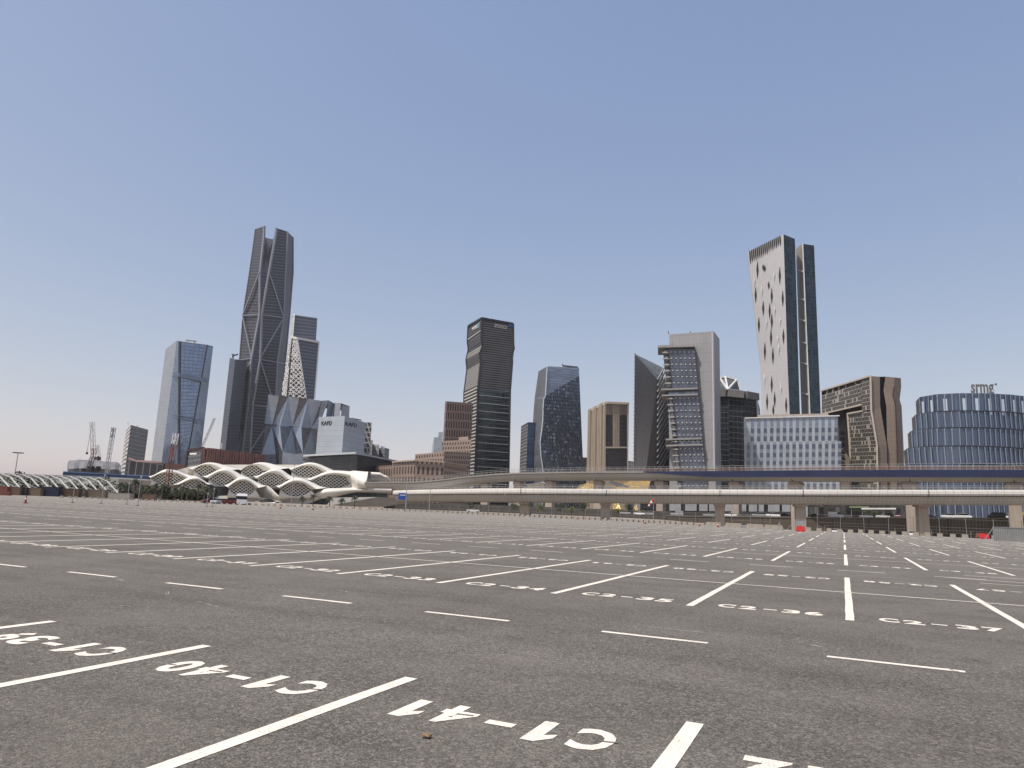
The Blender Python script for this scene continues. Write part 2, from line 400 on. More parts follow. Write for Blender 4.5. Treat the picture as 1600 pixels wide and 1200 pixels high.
for k in range(-20, 8):
    x = X0-1.155+(k+.5)*S
    num = 41+k+1
    if num > 0: write(mb, 'C1-%02d' % num, x+.02, 5.20, 1.86, .50, True, zl, stencil=True)
for r in range(9):
    ya = Y0+r*(D+W)
    for k in range(-82, 15):
        x = X0+(k+.5)*S; num = 36+k+1
        if ya+D > edge_y(x)-4: continue
        far = math.hypot(x, ya) > 62
        if num < 1: num += 90
        write(mb, 'C%d-%02d' % (r+2, num), x+.02, ya+.50, 1.86, .50, False, zl, coarse=far)
        write(mb, 'C%d-%02d' % (r+2, 95-num if 95-num > 0 else 99), x-.02, ya+D-1.0, 1.86, .46, True, zl, coarse=far)
struct(mb.build('stall_numbers', M['line'])); struct(GAPS.build('stencil_gaps', M['asphalt']))
# chalk scuffs and tar-edge scratches near the lane dashes
mb = MB()
for a, b_ in (((305, 940), (362, 953)), ((172, 945), (236, 950)), ((260, 922), (262, 929)), ((1300, 1012), (1345, 1022)), ((1470, 1043), (1512, 1053)), ((985, 976), (1120, 991)), ((1230, 1001), (1290, 1012)), ((1540, 1051), (1548, 1054)), ((180, 903), (200, 911)), ((530, 922), (542, 925))):
    p, q = G(*a), G(*b_)
    for k in range(4):
        t0 = random.random()*.8; t1 = t0+random.uniform(.1, .3); o_ = random.uniform(-.03, .03)
        strip(mb, p[0]+(q[0]-p[0])*t0, p[1]+(q[1]-p[1])*t0+o_, p[0]+(q[0]-p[0])*t1, p[1]+(q[1]-p[1])*t1+o_, .014)
struct(mb.build('chalk_scuffs', paint('chalk', (.42, .39, .35), .9)))
import bmesh
def pebble(name, loc, r, mat, label):
    bm = bmesh.new(); bmesh.ops.create_icosphere(bm, subdivisions=3, radius=r)
    for v in bm.verts:
        n_ = v.co.normalized(); k = 1+.22*math.sin(5*n_.x+1)*math.cos(4*n_.y)+.1*math.sin(9*n_.z+n_.x*4); v.co *= k; v.co.z *= .6; v.co.x *= 1.3
    me = bpy.data.meshes.new(name); bm.to_mesh(me); bm.free(); me.materials.append(mat); me.polygons.foreach_set('use_smooth', [True]*len(me.polygons))
    o = bpy.data.objects.new(name, me); o.location = loc; C.objects.link(o); tag(o, label, 'stone'); return o
g_ = G(667, 1153); pebble('pebble', (g_[0], g_[1], .016), .026, paint('tan_stone', (.2, .13, .07), .8), 'small tan pebble on the asphalt below the upside-down C1-41')
# ================================================================== buildings
def xy(px, py, r):
    p = at(px, py, r); return Vector((p.x, p.y, 0))
def vz(p, z): return Vector((p.x, p.y, z))
def away(p, d):
    q = Vector((p.x, p.y, 0)); return Vector((p.x, p.y, p.z))+q.normalized()*d
def prism(root, pts, mats, back=30, zb=-1, roofm=None, names=None, nu=1, backr=None):
    """pts: (px, py_base, r, py_top) of the corners seen, left to right; upright walls, closed behind"""
    P = [xy(a, b, r) for a, b, r, t in pts]; Z = [zof(p, q[3]) for p, q in zip(P, pts)]
    n = len(P)
    for i in range(n-1):
        mb = MB(); mb.grid(vz(P[i], zb), vz(P[i+1], zb), vz(P[i+1], Z[i+1]), vz(P[i], Z[i]), nu, 1)
        mt = mats[i] if isinstance(mats, (list, tuple)) else mats
        mb.build(names[i] if names else 'facade', mt, root)
    Q = [away(P[-1], backr or back), away(P[0], back)]; zq = [Z[-1], Z[0]]
    mb = MB(); A = [vz(p, z) for p, z in zip(P, Z)]+[vz(q, z) for q, z in zip(Q, zq)]
    c = sum(A, Vector())/len(A)
    for i in range(len(A)): mb.add([A[i], A[(i+1) % len(A)], c])
    B = [P[-1], Q[0], Q[1], P[0]]; zB = [Z[-1], zq[0], zq[1], Z[0]]
    for i in range(3): mb.grid(vz(B[i], zb), vz(B[i+1], zb), vz(B[i+1], zB[i+1]), vz(B[i], zB[i]))
    mb.build('roof', roofm or M['roofgrey'], root)
    return P, Z
def quad(root, name, mat, c, nu=1, nv=1, uv0=(0, 0)):
    mb = MB(); mb.grid(*c, nu, nv, *uv0); return mb.build(name, mat, root)
def edges(root, name, mat, segs, w):
    mb = MB()
    for s in segs:
        for a, b in zip(s, s[1:]): mb.bar(a, b, w, w)
    return mb.build(name, mat, root)
def lettering(root, name, text, bl, right, up, h, mat, depth=.3, bold=.02, wd=None):
    """solid letters standing on a face; bl is the lower left corner"""
    cu = bpy.data.curves.new('t', 'FONT'); cu.body = text; cu.size = 1; cu.offset = bold; cu.extrude = depth/h/2; cu.resolution_u = 2
    o = bpy.data.objects.new('t', cu); C.objects.link(o)
    dg = bpy.context.evaluated_depsgraph_get(); me = bpy.data.meshes.new_from_object(o.evaluated_get(dg)); bpy.data.objects.remove(o)
    right = Vector(right).normalized(); up = Vector(up).normalized(); nrm = right.cross(up)
    hh = max(v.co.y for v in me.vertices); x_ = [v.co.x for v in me.vertices]; kx = h/hh if not wd else wd/(max(x_)-min(x_))
    for v in me.vertices:
        v.co = Vector(bl)+right*((v.co.x-min(x_))*kx)+up*(v.co.y*h/hh)+nrm*(v.co.z*h+depth*.6)
    me.name = name; me.materials.clear(); me.materials.append(mat)
    o = bpy.data.objects.new(name, me); C.objects.link(o); o.parent = root; return o
M['roofgrey'] = paint('roof_grey', (.20, .19, .18), .9)
M['void'] = paint('black_glass_matt', (.012, .012, .014), .8)
M['wt'] = paint('white_metal', (.62, .62, .61), .4)

# ---- pale blue tower with folded glass (left)
b = thing('glass_tower', 'tall pale blue glass tower with slanted dark creases, at the left of the skyline', 'skyscraper')
m1 = curtain('pale_glass', (.34, .37, .41), (.26, .28, .32), 3.4, 4.2, .25, .5, .2, .35, .08, .02)
m2 = curtain('blue_glass', (.28, .34, .44), (.15, .18, .23), 3.4, 4.2, .3, .7, .6, .14, .14, .03)
r0 = 900
P = [xy(235, 740, r0+14), xy(252.3, 740, r0), xy(283, 740, r0-4), xy(315, 740, r0+4), xy(328, 740, r0+16)]
top = dict(l=(256.3, 545.5), a=(275, 532), e=(281, 533.5), f=(323.8, 538.8), g=(331.8, 540.8))
L0 = xy(237, 717, r0+14); zl_ = zof(L0, 545.5); A0 = xy(252.5, 722, r0); za_ = zof(A0, 532)
R0_ = xy(312, 725, r0+10); zr_ = zof(R0_, 540.8); T1_ = at(281, 533.5, r0-2); T2_ = at(323.8, 538.8, r0+7)
B1_ = at(279, 740, r0-2); B2_ = at(289, 735, r0-1)
quad(b, 'pale_facade', m1, (vz(L0, 0), vz(A0, 0), vz(A0, za_), vz(L0, zl_)))
quad(b, 'glass_facade', m2, (vz(A0, 0), B1_, T1_, vz(A0, za_)), 1, 8)
quad(b, 'glass_facade', m2, (B1_, B2_, T2_, T1_), 1, 8)
quad(b, 'glass_facade', m2, (B2_, vz(R0_, 0), vz(R0_, zr_), T2_), 1, 8)
edges(b, 'crease', M['dark'], [[B1_, T1_]], 2.0); edges(b, 'crease', M['dark'], [[B2_, T2_]], 1.2)
for y0_, y1_, w_ in ((587, 591, 4.5), (650, 652, .7), (654, 656, .7)):
    mb = MB()
    for p, q, s0, s1 in (((270, y0_-2.5), (279.5, y0_-1), r0-.8, r0-3), ((279.5, y0_-1), (318, y0_+7), r0-3, r0+2), ((314, y0_+6), (331-(y0_-541)*.115, y0_+6), r0+5, r0+8)):
        a_ = at(*p, s0); c_ = at(*q, s1); mb.bar(a_, c_, 1.2, w_)
    mb.build('floor_band', paint('band_blue', (.19, .23, .31), .4, .3), b)
mb = MB(); bk = [away(R0_, 45), away(L0, 45)]
tp = [vz(L0, zl_), vz(A0, za_), T1_, T2_, vz(R0_, zr_), vz(bk[0], zr_), vz(bk[1], zl_)]; mb.add(tp)
mb.grid(vz(R0_, 0), vz(bk[0], 0), vz(bk[0], zr_), vz(R0_, zr_)); mb.grid(vz(bk[1], 0), vz(L0, 0), vz(L0, zl_), vz(bk[1], zl_)); mb.build('roof', M['roofgrey'], b)
mb = MB(); q = at(289, 533, r0+10); q2 = at(308, 536, r0+10); mb.bar(at(290, 531.7, r0+10), at(307.5, 533.3, r0+10), 1.2); mb.bar(at(294, 536, r0+10), at(293.5, 531.5, r0+10), .8); mb.bar(at(304, 537, r0+10), at(303.8, 533, r0+10), .8); mb.build('rooftop_cradle', M['steel'], b)
lettering(b, 'sign', 'kpmg', at(258.5, 553, r0+10), A0-L0, (0, 0, 1), 3.5, M['dark'], .4) if False else None

# ---- small grey tower far left
b = thing('office_tower', 'small grey tower with white ledges up its left side, left of the pale blue tower', 'building')
mg = curtain('grey_glass_small', (.20, .21, .21), (.30, .30, .29), 3, 3.8, .3, .8, .3, .3, .12, .03)
ml = curtain('ledge_face', (.16, .16, .16), (.62, .60, .57), 30, 3.9, .1, 1.6, 0, .5, .1, 0)
prism(b, [(188, 740, 780, 673), (194.5, 740, 765, 664), (223, 740, 775, 671.5)], [ml, mg], back=30)
P_ = [at(200, 663, 770), at(203, 661, 770)]; mb = MB(); mb.bar(P_[0], at(200, 660, 770), .4); mb.bar(at(214, 668, 772), at(214, 664.5, 772), .5); mb.build('mast', M['steel'], b)

# ---- pink-roofed low building in front of it
b = thing('low_building', 'low dark building with a thin sloping pink roof edge, below the small grey tower', 'building')
mgx = curtain('dark_columns', (.06, .06, .07), (.28, .24, .22), 5, 14, .8, .6, .3, .3, .3, .03)
P, Z = prism(b, [(199, 742, 640, 717), (252, 742, 640, 724), (292, 742, 650, 728)], [mgx, mgx], back=30)
edges(b, 'roof_edge', paint('pink_eave', (.62, .42, .38), .6), [[at(200.5, 715.5, 636), at(212, 720, 636), at(253, 722.3, 636)]], 1.4)

# ---- brown pavilion
b = thing('low_building', 'low reddish brown block between the pale blue tower and the finned brown building', 'building')
prism(b, [(256, 742, 630, 722.5), (293, 742, 625, 727)], [paint('red_brown_wall', (.12, .055, .045), .7)], back=20)

# ---- rocky dark building far left
b = thing('rock_building', 'long low grey building with a craggy rock-like outline behind the blue train', 'building')
mk = paint('grey_rock_cladding', (.17, .17, .18), .8, 0, .35, .25, .6)
top = [(105, 733), (106, 722), (108, 719.5), (116, 719.3), (123, 718), (130, 718.6), (142, 718.3), (150, 719.5), (160, 720.5), (170, 722), (181, 721.5), (186, 723.5), (189, 728)]
mb = MB(); r_ = 700; seg = []
for i, (x, y) in enumerate(top):
    j = random.uniform(-4, 4); mid = (at(x, y, r_+8), at(x+random.uniform(-1, 1), (y+745)/2, r_+j-3), at(x, 747, r_+random.uniform(-2, 2)), away(at(x, y, r_+8), 40))
    seg.append(mid)
for a_, c_ in zip(seg, seg[1:]):
    for k in (0, 1): mb.grid(a_[k+1], c_[k+1], c_[k], a_[k], 3, 2)
    mb.add([a_[0], c_[0], c_[3], a_[3]])
mb.build('cladding', mk, b)
for (x0, x1, y) in ((127, 132, 733), (137, 141, 729.5), (142, 148, 729.5), (150, 157, 729.8), (127, 136, 735), (142, 147, 735), (150, 156, 734.8), (139, 141, 735)):
    mb = MB(); mb.grid(at(x0, y+1.3, r_-9), at(x1, y+1.3, r_-9), at(x1, y-1.3, r_-9), at(x0, y-1.3, r_-9)); mb.hexa([at(x0, y+1.3, r_-9), at(x1, y+1.3, r_-9), at(x1, y+1.3, r_), at(x0, y+1.3, r_), at(x0, y-1.3, r_-9), at(x1, y-1.3, r_-9), at(x1, y-1.3, r_), at(x0, y-1.3, r_)]); mb.build('window', M['black'], b)

# ---- finned brown building behind the station
b = thing('finned_building', 'long dark red-brown building with tilted vertical fins behind the white station', 'building')
mfg = curtain('dark_window_wall', (.05, .06, .07), (.14, .15, .16), 2.2, 3.6, .5, .8, .3, .2, .3, .03)
mfb = paint('rust_panels', (.03, .014, .012), .7, 0, .25, .1)
P, Z = prism(b, [(289, 745, 590, 704), (313, 745, 570, 700), (412, 745, 600, 711.5)], [mfg, mfb], back=40)
mb = MB(); n_ = 27
for i in range(n_):
    t = (i+.5)/n_; p = P[1].lerp(P[2], t); zt = Z[1]+(Z[2]-Z[1])*t; o_ = (P[2]-P[1]).normalized()
    out = -away(p, 1.2)+p; jt = random.choice((-1.2, 0, 1.1))
    mb.bar(vz(p+out+o_*jt, 8), vz(p+out-o_*jt*.5, zt+.4), 1.0, 1.5, up=o_)
mb.build('fins', paint('rust_fins', (.13, .055, .045), .65, 0, .3, .1), b)
edges(b, 'frame', mfb, [[vz(P[0], 0), vz(P[0], Z[0]), vz(P[1], Z[1]), vz(P[1], 0)]], 1.6)
mb = MB(); mb.box((*at(302, 708, 572).xy, at(302, 709, 572).z), (9, .5, 1.2), math.atan2(P[1].y-P[0].y, P[1].x-P[0].x)); mb.build('white_sign', M['white'], b)
mb = MB(); mb.bar(at(330, 700.5, 590), at(341, 702, 590), .8); mb.bar(at(346, 701, 590), at(344.5, 692, 590), 1.2); mb.bar(at(344.5, 692, 590), at(348, 695, 590), .8); mb.build('rooftop_crane', M['wt'], b)

# ---- tallest tower: faceted, dark, twin peaks
b = thing('faceted_skyscraper', 'tallest dark faceted skyscraper with a split top and pale diagonal ribs', 'skyscraper')
mp = curtain('dark_louvre_glass', (.050, .054, .068), (.105, .108, .12), 14, 4.4, .3, 1.5, .35, .28, .12, .012)
mp2 = curtain('recess_glass', (.055, .063, .085), (.09, .10, .12), 6, 4.4, .3, .9, .4, .25, .12, .012)
cx_ = lambda X, Y: (330+X/3.16, 340+Y/3.158)
lev = [(57, 217, 262, 323, 377, 405), (100, 211, 260, 316, 375, 405), (270, 188, 241, 286, 367, 405), (480, 156, 239, 249, 358, 388), (700, 139, 199, 243, 327, 368), (925, 107, 180, 203, 314, 352), (1150, 92, 153, 190, 300, 340), (1320, 82, 132, 182, 290, 330)]
RR = (1022, 1000, 1000, 1006, 1035)
K = []
for i, (Y, *X) in enumerate(lev):
    off = {0: (0, -15, -5, 12, 40)}.get(i, (8, 0, 0, 6, 24) if i == 1 else (0, 0, 0, 8, 0))
    K.append([at(*cx_(x, Y+off[k]), RR[k]) for k, x in enumerate(X)])
K.append([Vector((p.x, p.y, -2)) for p in K[-1]])
def strip_faces(name, mat, k0, k1, i0=0):
    mb = MB(); v = 0; ks = K[i0:][::-1]
    for lo, hi in zip(ks, ks[1:]):
        h = ((hi[k0]-lo[k0]).length+(hi[k1]-lo[k1]).length)/2; mb.grid(lo[k0], lo[k1], hi[k1], hi[k0], 2, 2, 0, v, sv=h); v += h
    return mb.build(name, mat, b)
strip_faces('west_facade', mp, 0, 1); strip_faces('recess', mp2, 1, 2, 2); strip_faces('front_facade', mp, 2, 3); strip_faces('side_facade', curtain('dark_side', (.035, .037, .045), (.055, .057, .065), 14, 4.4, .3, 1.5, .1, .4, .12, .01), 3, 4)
mb = MB()
for i in range(len(K)-1):       # walls of the notch and the back
    hi, lo = K[i], K[i+1]; bh = [away(hi[k], 55) for k in range(5)]; bl_ = [away(lo[k], 55) for k in range(5)]
    if i < 2:
        for k in (1, 2): mb.add([lo[k], bl_[k], bh[k], hi[k]])
        mb.add([bl_[0], bl_[1], bh[1], bh[0]]); mb.add([bl_[2], bl_[4], bh[4], bh[2]])
    else: mb.add([bl_[0], bl_[4], bh[4], bh[0]])
    mb.add([lo[0], bl_[0], bh[0], hi[0]]); mb.add([lo[4], bl_[4], bh[4], hi[4]])
hi = K[0]; mb.add([hi[0], hi[1], away(hi[1], 55), away(hi[0], 55)]); mb.add([hi[2], hi[3], hi[4], away(hi[4], 55), away(hi[2], 55)])
mb.build('rear_walls', paint('dark_wall', (.06, .065, .08), .5), b)
V_ = at(*cx_(278, 190), 1008); mb = MB(); mb.add([K[2][1], V_, K[0][1]]); mb.add([K[2][1], K[2][2], V_]); mb.add([K[2][2], K[0][2], V_]); vb = away(V_, 50)
mb.add([V_, vb, away(K[0][1], 50), K[0][1]]); mb.add([V_, vb, away(K[0][2], 50), K[0][2]]); mb.build('notch_glass', mp2, b)
mrib = paint('rib_metal', (.25, .26, .29), .45, .3)
nearer = lambda p, d=1.2: away(p, -d)
for k, w_ in ((0, 1.0), (1, 2.6), (2, 2.6), (3, 1.5), (4, 1.2)):
    edges(b, 'edge_rib', mrib, [[nearer(r[k], .6) for r in K]], w_)
def cp(X, Y, r): return nearer(at(*cx_(X, Y), r), 1.5)
for (a_, ra, c_, rc) in (((239, 272), 1000, (158, 476), 1020), ((286, 272), 1000, (355, 487), 1006), ((353, 505), 1006, (244, 692), 1000), ((156, 488), 1021, (199, 690), 1001), ((196, 708), 1001, (113, 885), 1020), ((244, 710), 1000, (297, 880), 1004), ((109, 935), 1020, (150, 1100), 1001), ((300, 985), 1004, (195, 1150), 1001)):
    edges(b, 'diagonal_rib', mrib, [[cp(*a_, ra), cp(*c_, rc)]], 1.6)
for (a_, ra, c_, rc) in (((157, 484), 1020, (238, 479), 1000), ((250, 480), 1000, (356, 495), 1006), ((139, 704), 1020, (199, 694), 1000), ((243, 700), 1000, (326, 716), 1006), ((326, 716), 1006, (366, 722), 1030), ((110, 925), 1020, (180, 925), 1000), ((203, 926), 1000, (312, 938), 1006)):
    edges(b, 'cross_rib', mrib, [[cp(*a_, ra), cp(*c_, rc)]], 1.3)
mb = MB(); mb.hexa([at(*cx_(275, 200), 1030), at(*cx_(280, 200), 1030), at(*cx_(280, 200), 1045), at(*cx_(275, 200), 1045), at(*cx_(262, 98), 1030), at(*cx_(309, 108), 1030), at(*cx_(309, 108), 1045), at(*cx_(262, 98), 1045)]); mb.build('core', mrib, b)

# ---- stepped dark tower at its left foot
b = thing('office_tower', 'slim dark tower with a rooftop crane, touching the left foot of the tallest tower', 'building')
mdk = curtain('dark_blue_grid', (.10, .115, .15), (.05, .055, .07), 3, 4, .35, .6, .4, .25, .15, .02)
P, Z = prism(b, [(343, 705, 985, 559), (352, 705, 970, 561.5), (371, 705, 975, 563)], [mdk, mdk], back=30)
mb = MB(); mb.bar(at(364, 560, 975), at(364, 553, 975), 1.4); mb.bar(at(364, 556, 975), at(372, 553.5, 975), 1.6); mb.bar(at(362, 553, 975), at(366, 555, 975), 1); mb.build('rooftop_crane', M['dark'], b)

# ---- lattice-sided tower
b = thing('lattice_tower', 'grey tower wrapped in white lattice on its left flank, right of the tallest tower', 'skyscraper')
mt_ = curtain('louvre_grey', (.085, .095, .12), (.15, .16, .18), 40, 4.2, .1, 1.6, .3, .3, .12, .01)
r1 = 880
c2 = lambda X, Y: (430+X/7.5, 480+Y/7.5)
tl, tr = at(*c2(225, 90), r1+12), at(*c2(493, 128), r1+18); bl_, br_ = at(*c2(150, 700), r1+12), at(*c2(460, 700), r1+18)
quad(b, 'upper_facade', mt_, (bl_, br_, tr, tl), 2, 2)
sl_t = at(*c2(203, 92), r1+30); sl_b = at(*c2(75, 1080), r1+30); sr_b = at(*c2(135, 1080), r1+12)
mb = MB(); mb.grid(sl_b, sr_b, tl, sl_t, 1, 8); mb.build('side_wall', M['dark'], b)
mb = MB(); mb.add([tl, tr, away(tr, 30), sl_t]); mb.add([br_, tr, away(tr, 30), away(br_, 30)]); mb.add([sl_t, away(tr, 30), away(br_, 30), away(sl_b, 10)]); mb.build('roof', M['roofgrey'], b)
# lower front volume
f_tl, f_tm, f_tr = at(*c2(203, 355), r1), at(*c2(262, 368), r1-8), at(*c2(508, 412), r1)
f_bl, f_bm, f_br = at(*c2(135, 1120), r1), at(*c2(372, 1120), r1-8), at(*c2(450, 1120), r1)
for q_ in (((f_bl), (f_bm)), ((f_bm), (f_br)), ((f_br), away(f_br, 30)), (away(f_br, 30), away(f_bl, 30)), (away(f_bl, 30), f_bl)): quad(b, 'base_wall', mt_, (vz(q_[0], -2), vz(q_[1], -2), q_[1], q_[0]))
quad(b, 'front_facade', mt_, (f_bm, f_br, f_tr, f_tm), 2, 10)
quad(b, 'screen_backing', M['dark'], (f_bl, f_bm, f_tm, f_tl), 2, 8)
mb = MB(); mb.add([f_tl, f_tm, f_tr, away(f_tr, 14), away(f_tl, 14)]); mb.add([f_br, f_tr, away(f_tr, 25), away(f_br, 25)]); mb.add([f_bl, f_tl, away(f_tl, 12), away(f_bl, 12)]); mb.build('roof', M['wt'], b)
edges(b, 'parapet', M['wt'], [[nearer(f_tl), nearer(f_tm), nearer(f_tr)]], 2.6)
edges(b, 'edge_trim', M['wt'], [[nearer(f_tm), nearer(f_bm)], [nearer(tl), nearer(f_tl)]], 1.0)
def lattice(c, nu, nv, wd, name):
    mb = MB(); BL, BR, TR, TL = c
    Pt = lambda u, v: nearer((BL.lerp(BR, u)).lerp(TL.lerp(TR, u), v), 1.4)
    for j in range(nv):
        for i in range(nu):
            u0, u1, v0_, v1_ = i/nu, (i+1)/nu, j/nv, (j+1)/nv
            w2 = wd*random.uniform(.7, 1.3)
            if (i+j) % 2: mb.bar(Pt(u0, v0_), Pt(u1, v1_), w2)
            else: mb.bar(Pt(u0, v1_), Pt(u1, v0_), w2)
            if random.random() < .5: mb.bar(Pt(u0, v0_), Pt(u0, v1_), w2)
    return mb.build(name, M['wt'], b)
edges(b, 'dark_seam', M['black'], [[nearer(f_tl, 2), nearer(f_bl, 2)]], 1.2)
lattice((f_bl, f_bm, f_tm, f_tl), 6, 30, .95, 'lattice_screen')
lattice((sl_b, sr_b, tl, sl_t), 4, 44, 1.15, 'side_lattice')
mb = MB()
for i in range(32):
    y = 420+i*21; p = at(*c2(508-(y-412)*.082+2, y), r1+1); mb.bar(p, p+Vector((0, 0, 1.2)), 2.0)
mb.build('corner_studs', M['wt'], b)

# ---- faceted glass block
b = thing('faceted_building', 'mirror glass building folded into tall triangular facets, behind the white station', 'building')
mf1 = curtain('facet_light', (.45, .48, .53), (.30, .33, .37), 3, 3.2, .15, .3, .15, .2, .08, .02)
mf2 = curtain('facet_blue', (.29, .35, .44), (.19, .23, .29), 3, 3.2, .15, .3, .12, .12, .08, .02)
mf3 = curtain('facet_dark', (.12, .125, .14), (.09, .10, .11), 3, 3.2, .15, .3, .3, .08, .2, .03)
c5 = lambda X, Y, r: at(400+X/6, 600+Y/6, r)
ro, ri = 630, 637      # outer and inner fold distances
T = [c5(115, 97, ro), c5(305, 115, ro), c5(490, 140, ro), c5(615, 157, ri), c5(680, 152, ro)]
t_ = [c5(218, 106, ri-4), c5(408, 127, ri-4)]
Mm = [c5(78, 380, ro+4), c5(150, 393, ri), c5(338, 403, ri), c5(520, 418, ri), c5(580, 425, ri)]
mmid = [c5(225, 396, ro+3), c5(425, 408, ro+3)]
Bq = [c5(50, 660, ro+4), c5(250, 640, ro), c5(440, 650, ro), c5(560, 655, ri)]
lowL, lowM, lowR = [vz(q_, -2) for q_ in (c5(40, 800, ro+6), c5(250, 800, ro+4), c5(600, 800, ro+6))]
def facet(pts, m_):
    mb = MB(); base = pts[0]; rt = (pts[1]-pts[0]); rt.z = 0; rt.normalize()
    mb.add(pts, [((p-base).dot(rt), p.z) for p in pts]); mb.build('glass_facet', m_, b)
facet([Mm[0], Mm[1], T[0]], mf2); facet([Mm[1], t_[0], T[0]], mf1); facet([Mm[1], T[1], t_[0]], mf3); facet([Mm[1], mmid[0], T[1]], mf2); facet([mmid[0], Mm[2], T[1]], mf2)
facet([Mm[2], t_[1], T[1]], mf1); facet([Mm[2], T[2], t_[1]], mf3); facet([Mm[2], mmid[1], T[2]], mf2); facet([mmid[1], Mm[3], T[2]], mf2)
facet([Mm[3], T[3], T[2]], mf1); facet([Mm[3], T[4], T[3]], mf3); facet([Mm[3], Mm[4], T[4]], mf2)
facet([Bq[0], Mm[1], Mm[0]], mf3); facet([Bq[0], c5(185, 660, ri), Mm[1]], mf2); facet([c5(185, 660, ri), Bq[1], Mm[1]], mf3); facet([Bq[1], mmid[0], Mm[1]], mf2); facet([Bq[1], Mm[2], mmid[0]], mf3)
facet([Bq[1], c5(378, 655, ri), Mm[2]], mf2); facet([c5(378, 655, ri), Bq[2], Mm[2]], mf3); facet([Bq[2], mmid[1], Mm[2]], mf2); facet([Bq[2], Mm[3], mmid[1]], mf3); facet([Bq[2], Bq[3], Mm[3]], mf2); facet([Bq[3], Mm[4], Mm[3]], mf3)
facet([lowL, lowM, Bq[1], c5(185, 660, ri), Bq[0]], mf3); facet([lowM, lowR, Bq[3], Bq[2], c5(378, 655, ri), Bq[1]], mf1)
U = [c5(680, 152, ro), c5(735, 182, ri), c5(742, 178, ri-6), c5(795, 180, ro), c5(805, 184, ri), c5(878, 207, ri+6)]; Ul = [vz(c5(x, 640, r), -2) for x, r in ((560, ri), (700, ri), (710, ri), (760, ri), (775, ri), (870, ri+6))]
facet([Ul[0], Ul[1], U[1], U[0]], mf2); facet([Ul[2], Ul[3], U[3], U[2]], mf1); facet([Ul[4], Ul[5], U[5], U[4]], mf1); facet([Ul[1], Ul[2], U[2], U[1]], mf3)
mb = MB(); tp = [T[0], T[1], T[2], T[3], T[4], U[1], U[3], U[5]]; mb.add(tp+[away(tp[-1], 40), away(tp[0], 40)]); mb.add([vz(T[0], 0), T[0], away(T[0], 40), away(vz(T[0], 0), 40)]); mb.add([vz(U[5], 0), U[5], away(U[5], 40), away(vz(U[5], 0), 40)]); mb.build('roof', M['roofgrey'], b)
edges(b, 'fold_line', M['dark'], [[nearer(Mm[0], .5), nearer(Mm[2], .5), nearer(Mm[3], .5)]], .7)

# ---- white banded box with the district sign
b = thing('banded_building', 'pale blue-grey box with horizontal bands and dark rooftop letters on both faces', 'building')
mw = curtain('banded_cladding', (.40, .44, .48), (.30, .33, .37), 4, 4.3, .08, .5, .35, .3, .07, .015)
P, Z = prism(b, [(493, 715, 612, 651.5), (533.5, 715, 588, 650), (568, 715, 606, 660.5)], [mw, mw], back=30)
d1 = (P[1]-P[0]).normalized(); d2 = (P[2]-P[1]).normalized()
q = xy(498, 715, 609); lettering(b, 'sign_letters', 'KAFD', vz(nearer(q, .3), zof(q, 664.5)), d1, (0, 0, 1), 3.2, M['black'], .3, .0, wd=12.5)
q = xy(535.5, 715, 589.2); lettering(b, 'sign_letters', 'KAFD', vz(nearer(q, .3), zof(q, 665)), d2, (0, 0, 1), 3.2, M['black'], .3, .0, wd=13)
mb = MB(); mb.bar(at(549, 653.5, 600), at(565, 656.5, 600), .8); mb.bar(at(556, 655, 600), at(556, 658, 600), .6); mb.build('rooftop_rail', M['dark'], b)
b = thing('lattice_block', 'narrow cream block with a black triangular lattice, right of the banded box', 'building')
mx = curtain('cream_lattice', (.04, .04, .045), (.46, .43, .39), 3.4, 4.6, 1.2, 1.2, .2, .3, .5, .02, skew=.5)
prism(b, [(568, 715, 640, 659.5), (577, 715, 640, 660), (577.2, 715, 650, 660)], [mx, mx], back=20)
b = thing('low_building', 'pale stepped block with small dark openings beyond the black pavilion roof', 'building')
mxs = curtain('pale_block', (.28, .29, .30), (.44, .43, .41), 3, 3.8, .8, 1.2, .2, .4, .3, .02)
prism(b, [(568, 722, 700, 688), (580, 722, 700, 688), (580.2, 722, 720, 688)], [mxs, mxs], back=30)
b = thing('low_building', 'grey office block behind the pale stepped block', 'building')
prism(b, [(579, 722, 740, 694), (590.8, 722, 735, 695), (591, 722, 750, 695)], [mxs, mxs], back=30)
b = thing('low_building', 'blue-grey office block with a rooftop gantry, rightmost behind the black pavilion', 'building')
mxb = curtain('bluegrey_block', (.22, .25, .29), (.32, .34, .36), 3, 3.8, .4, .8, .4, .3, .2, .02)
prism(b, [(590, 722, 780, 700), (600, 722, 770, 699.5), (607, 722, 775, 701.5)], [mxb, mxb], back=30)
mb = MB(); mb.bar(at(594, 698, 775), at(601, 698.5, 775), .6); mb.bar(at(597, 701, 775), at(597, 698, 775), .8); mb.build('gantry', M['dark'], b)

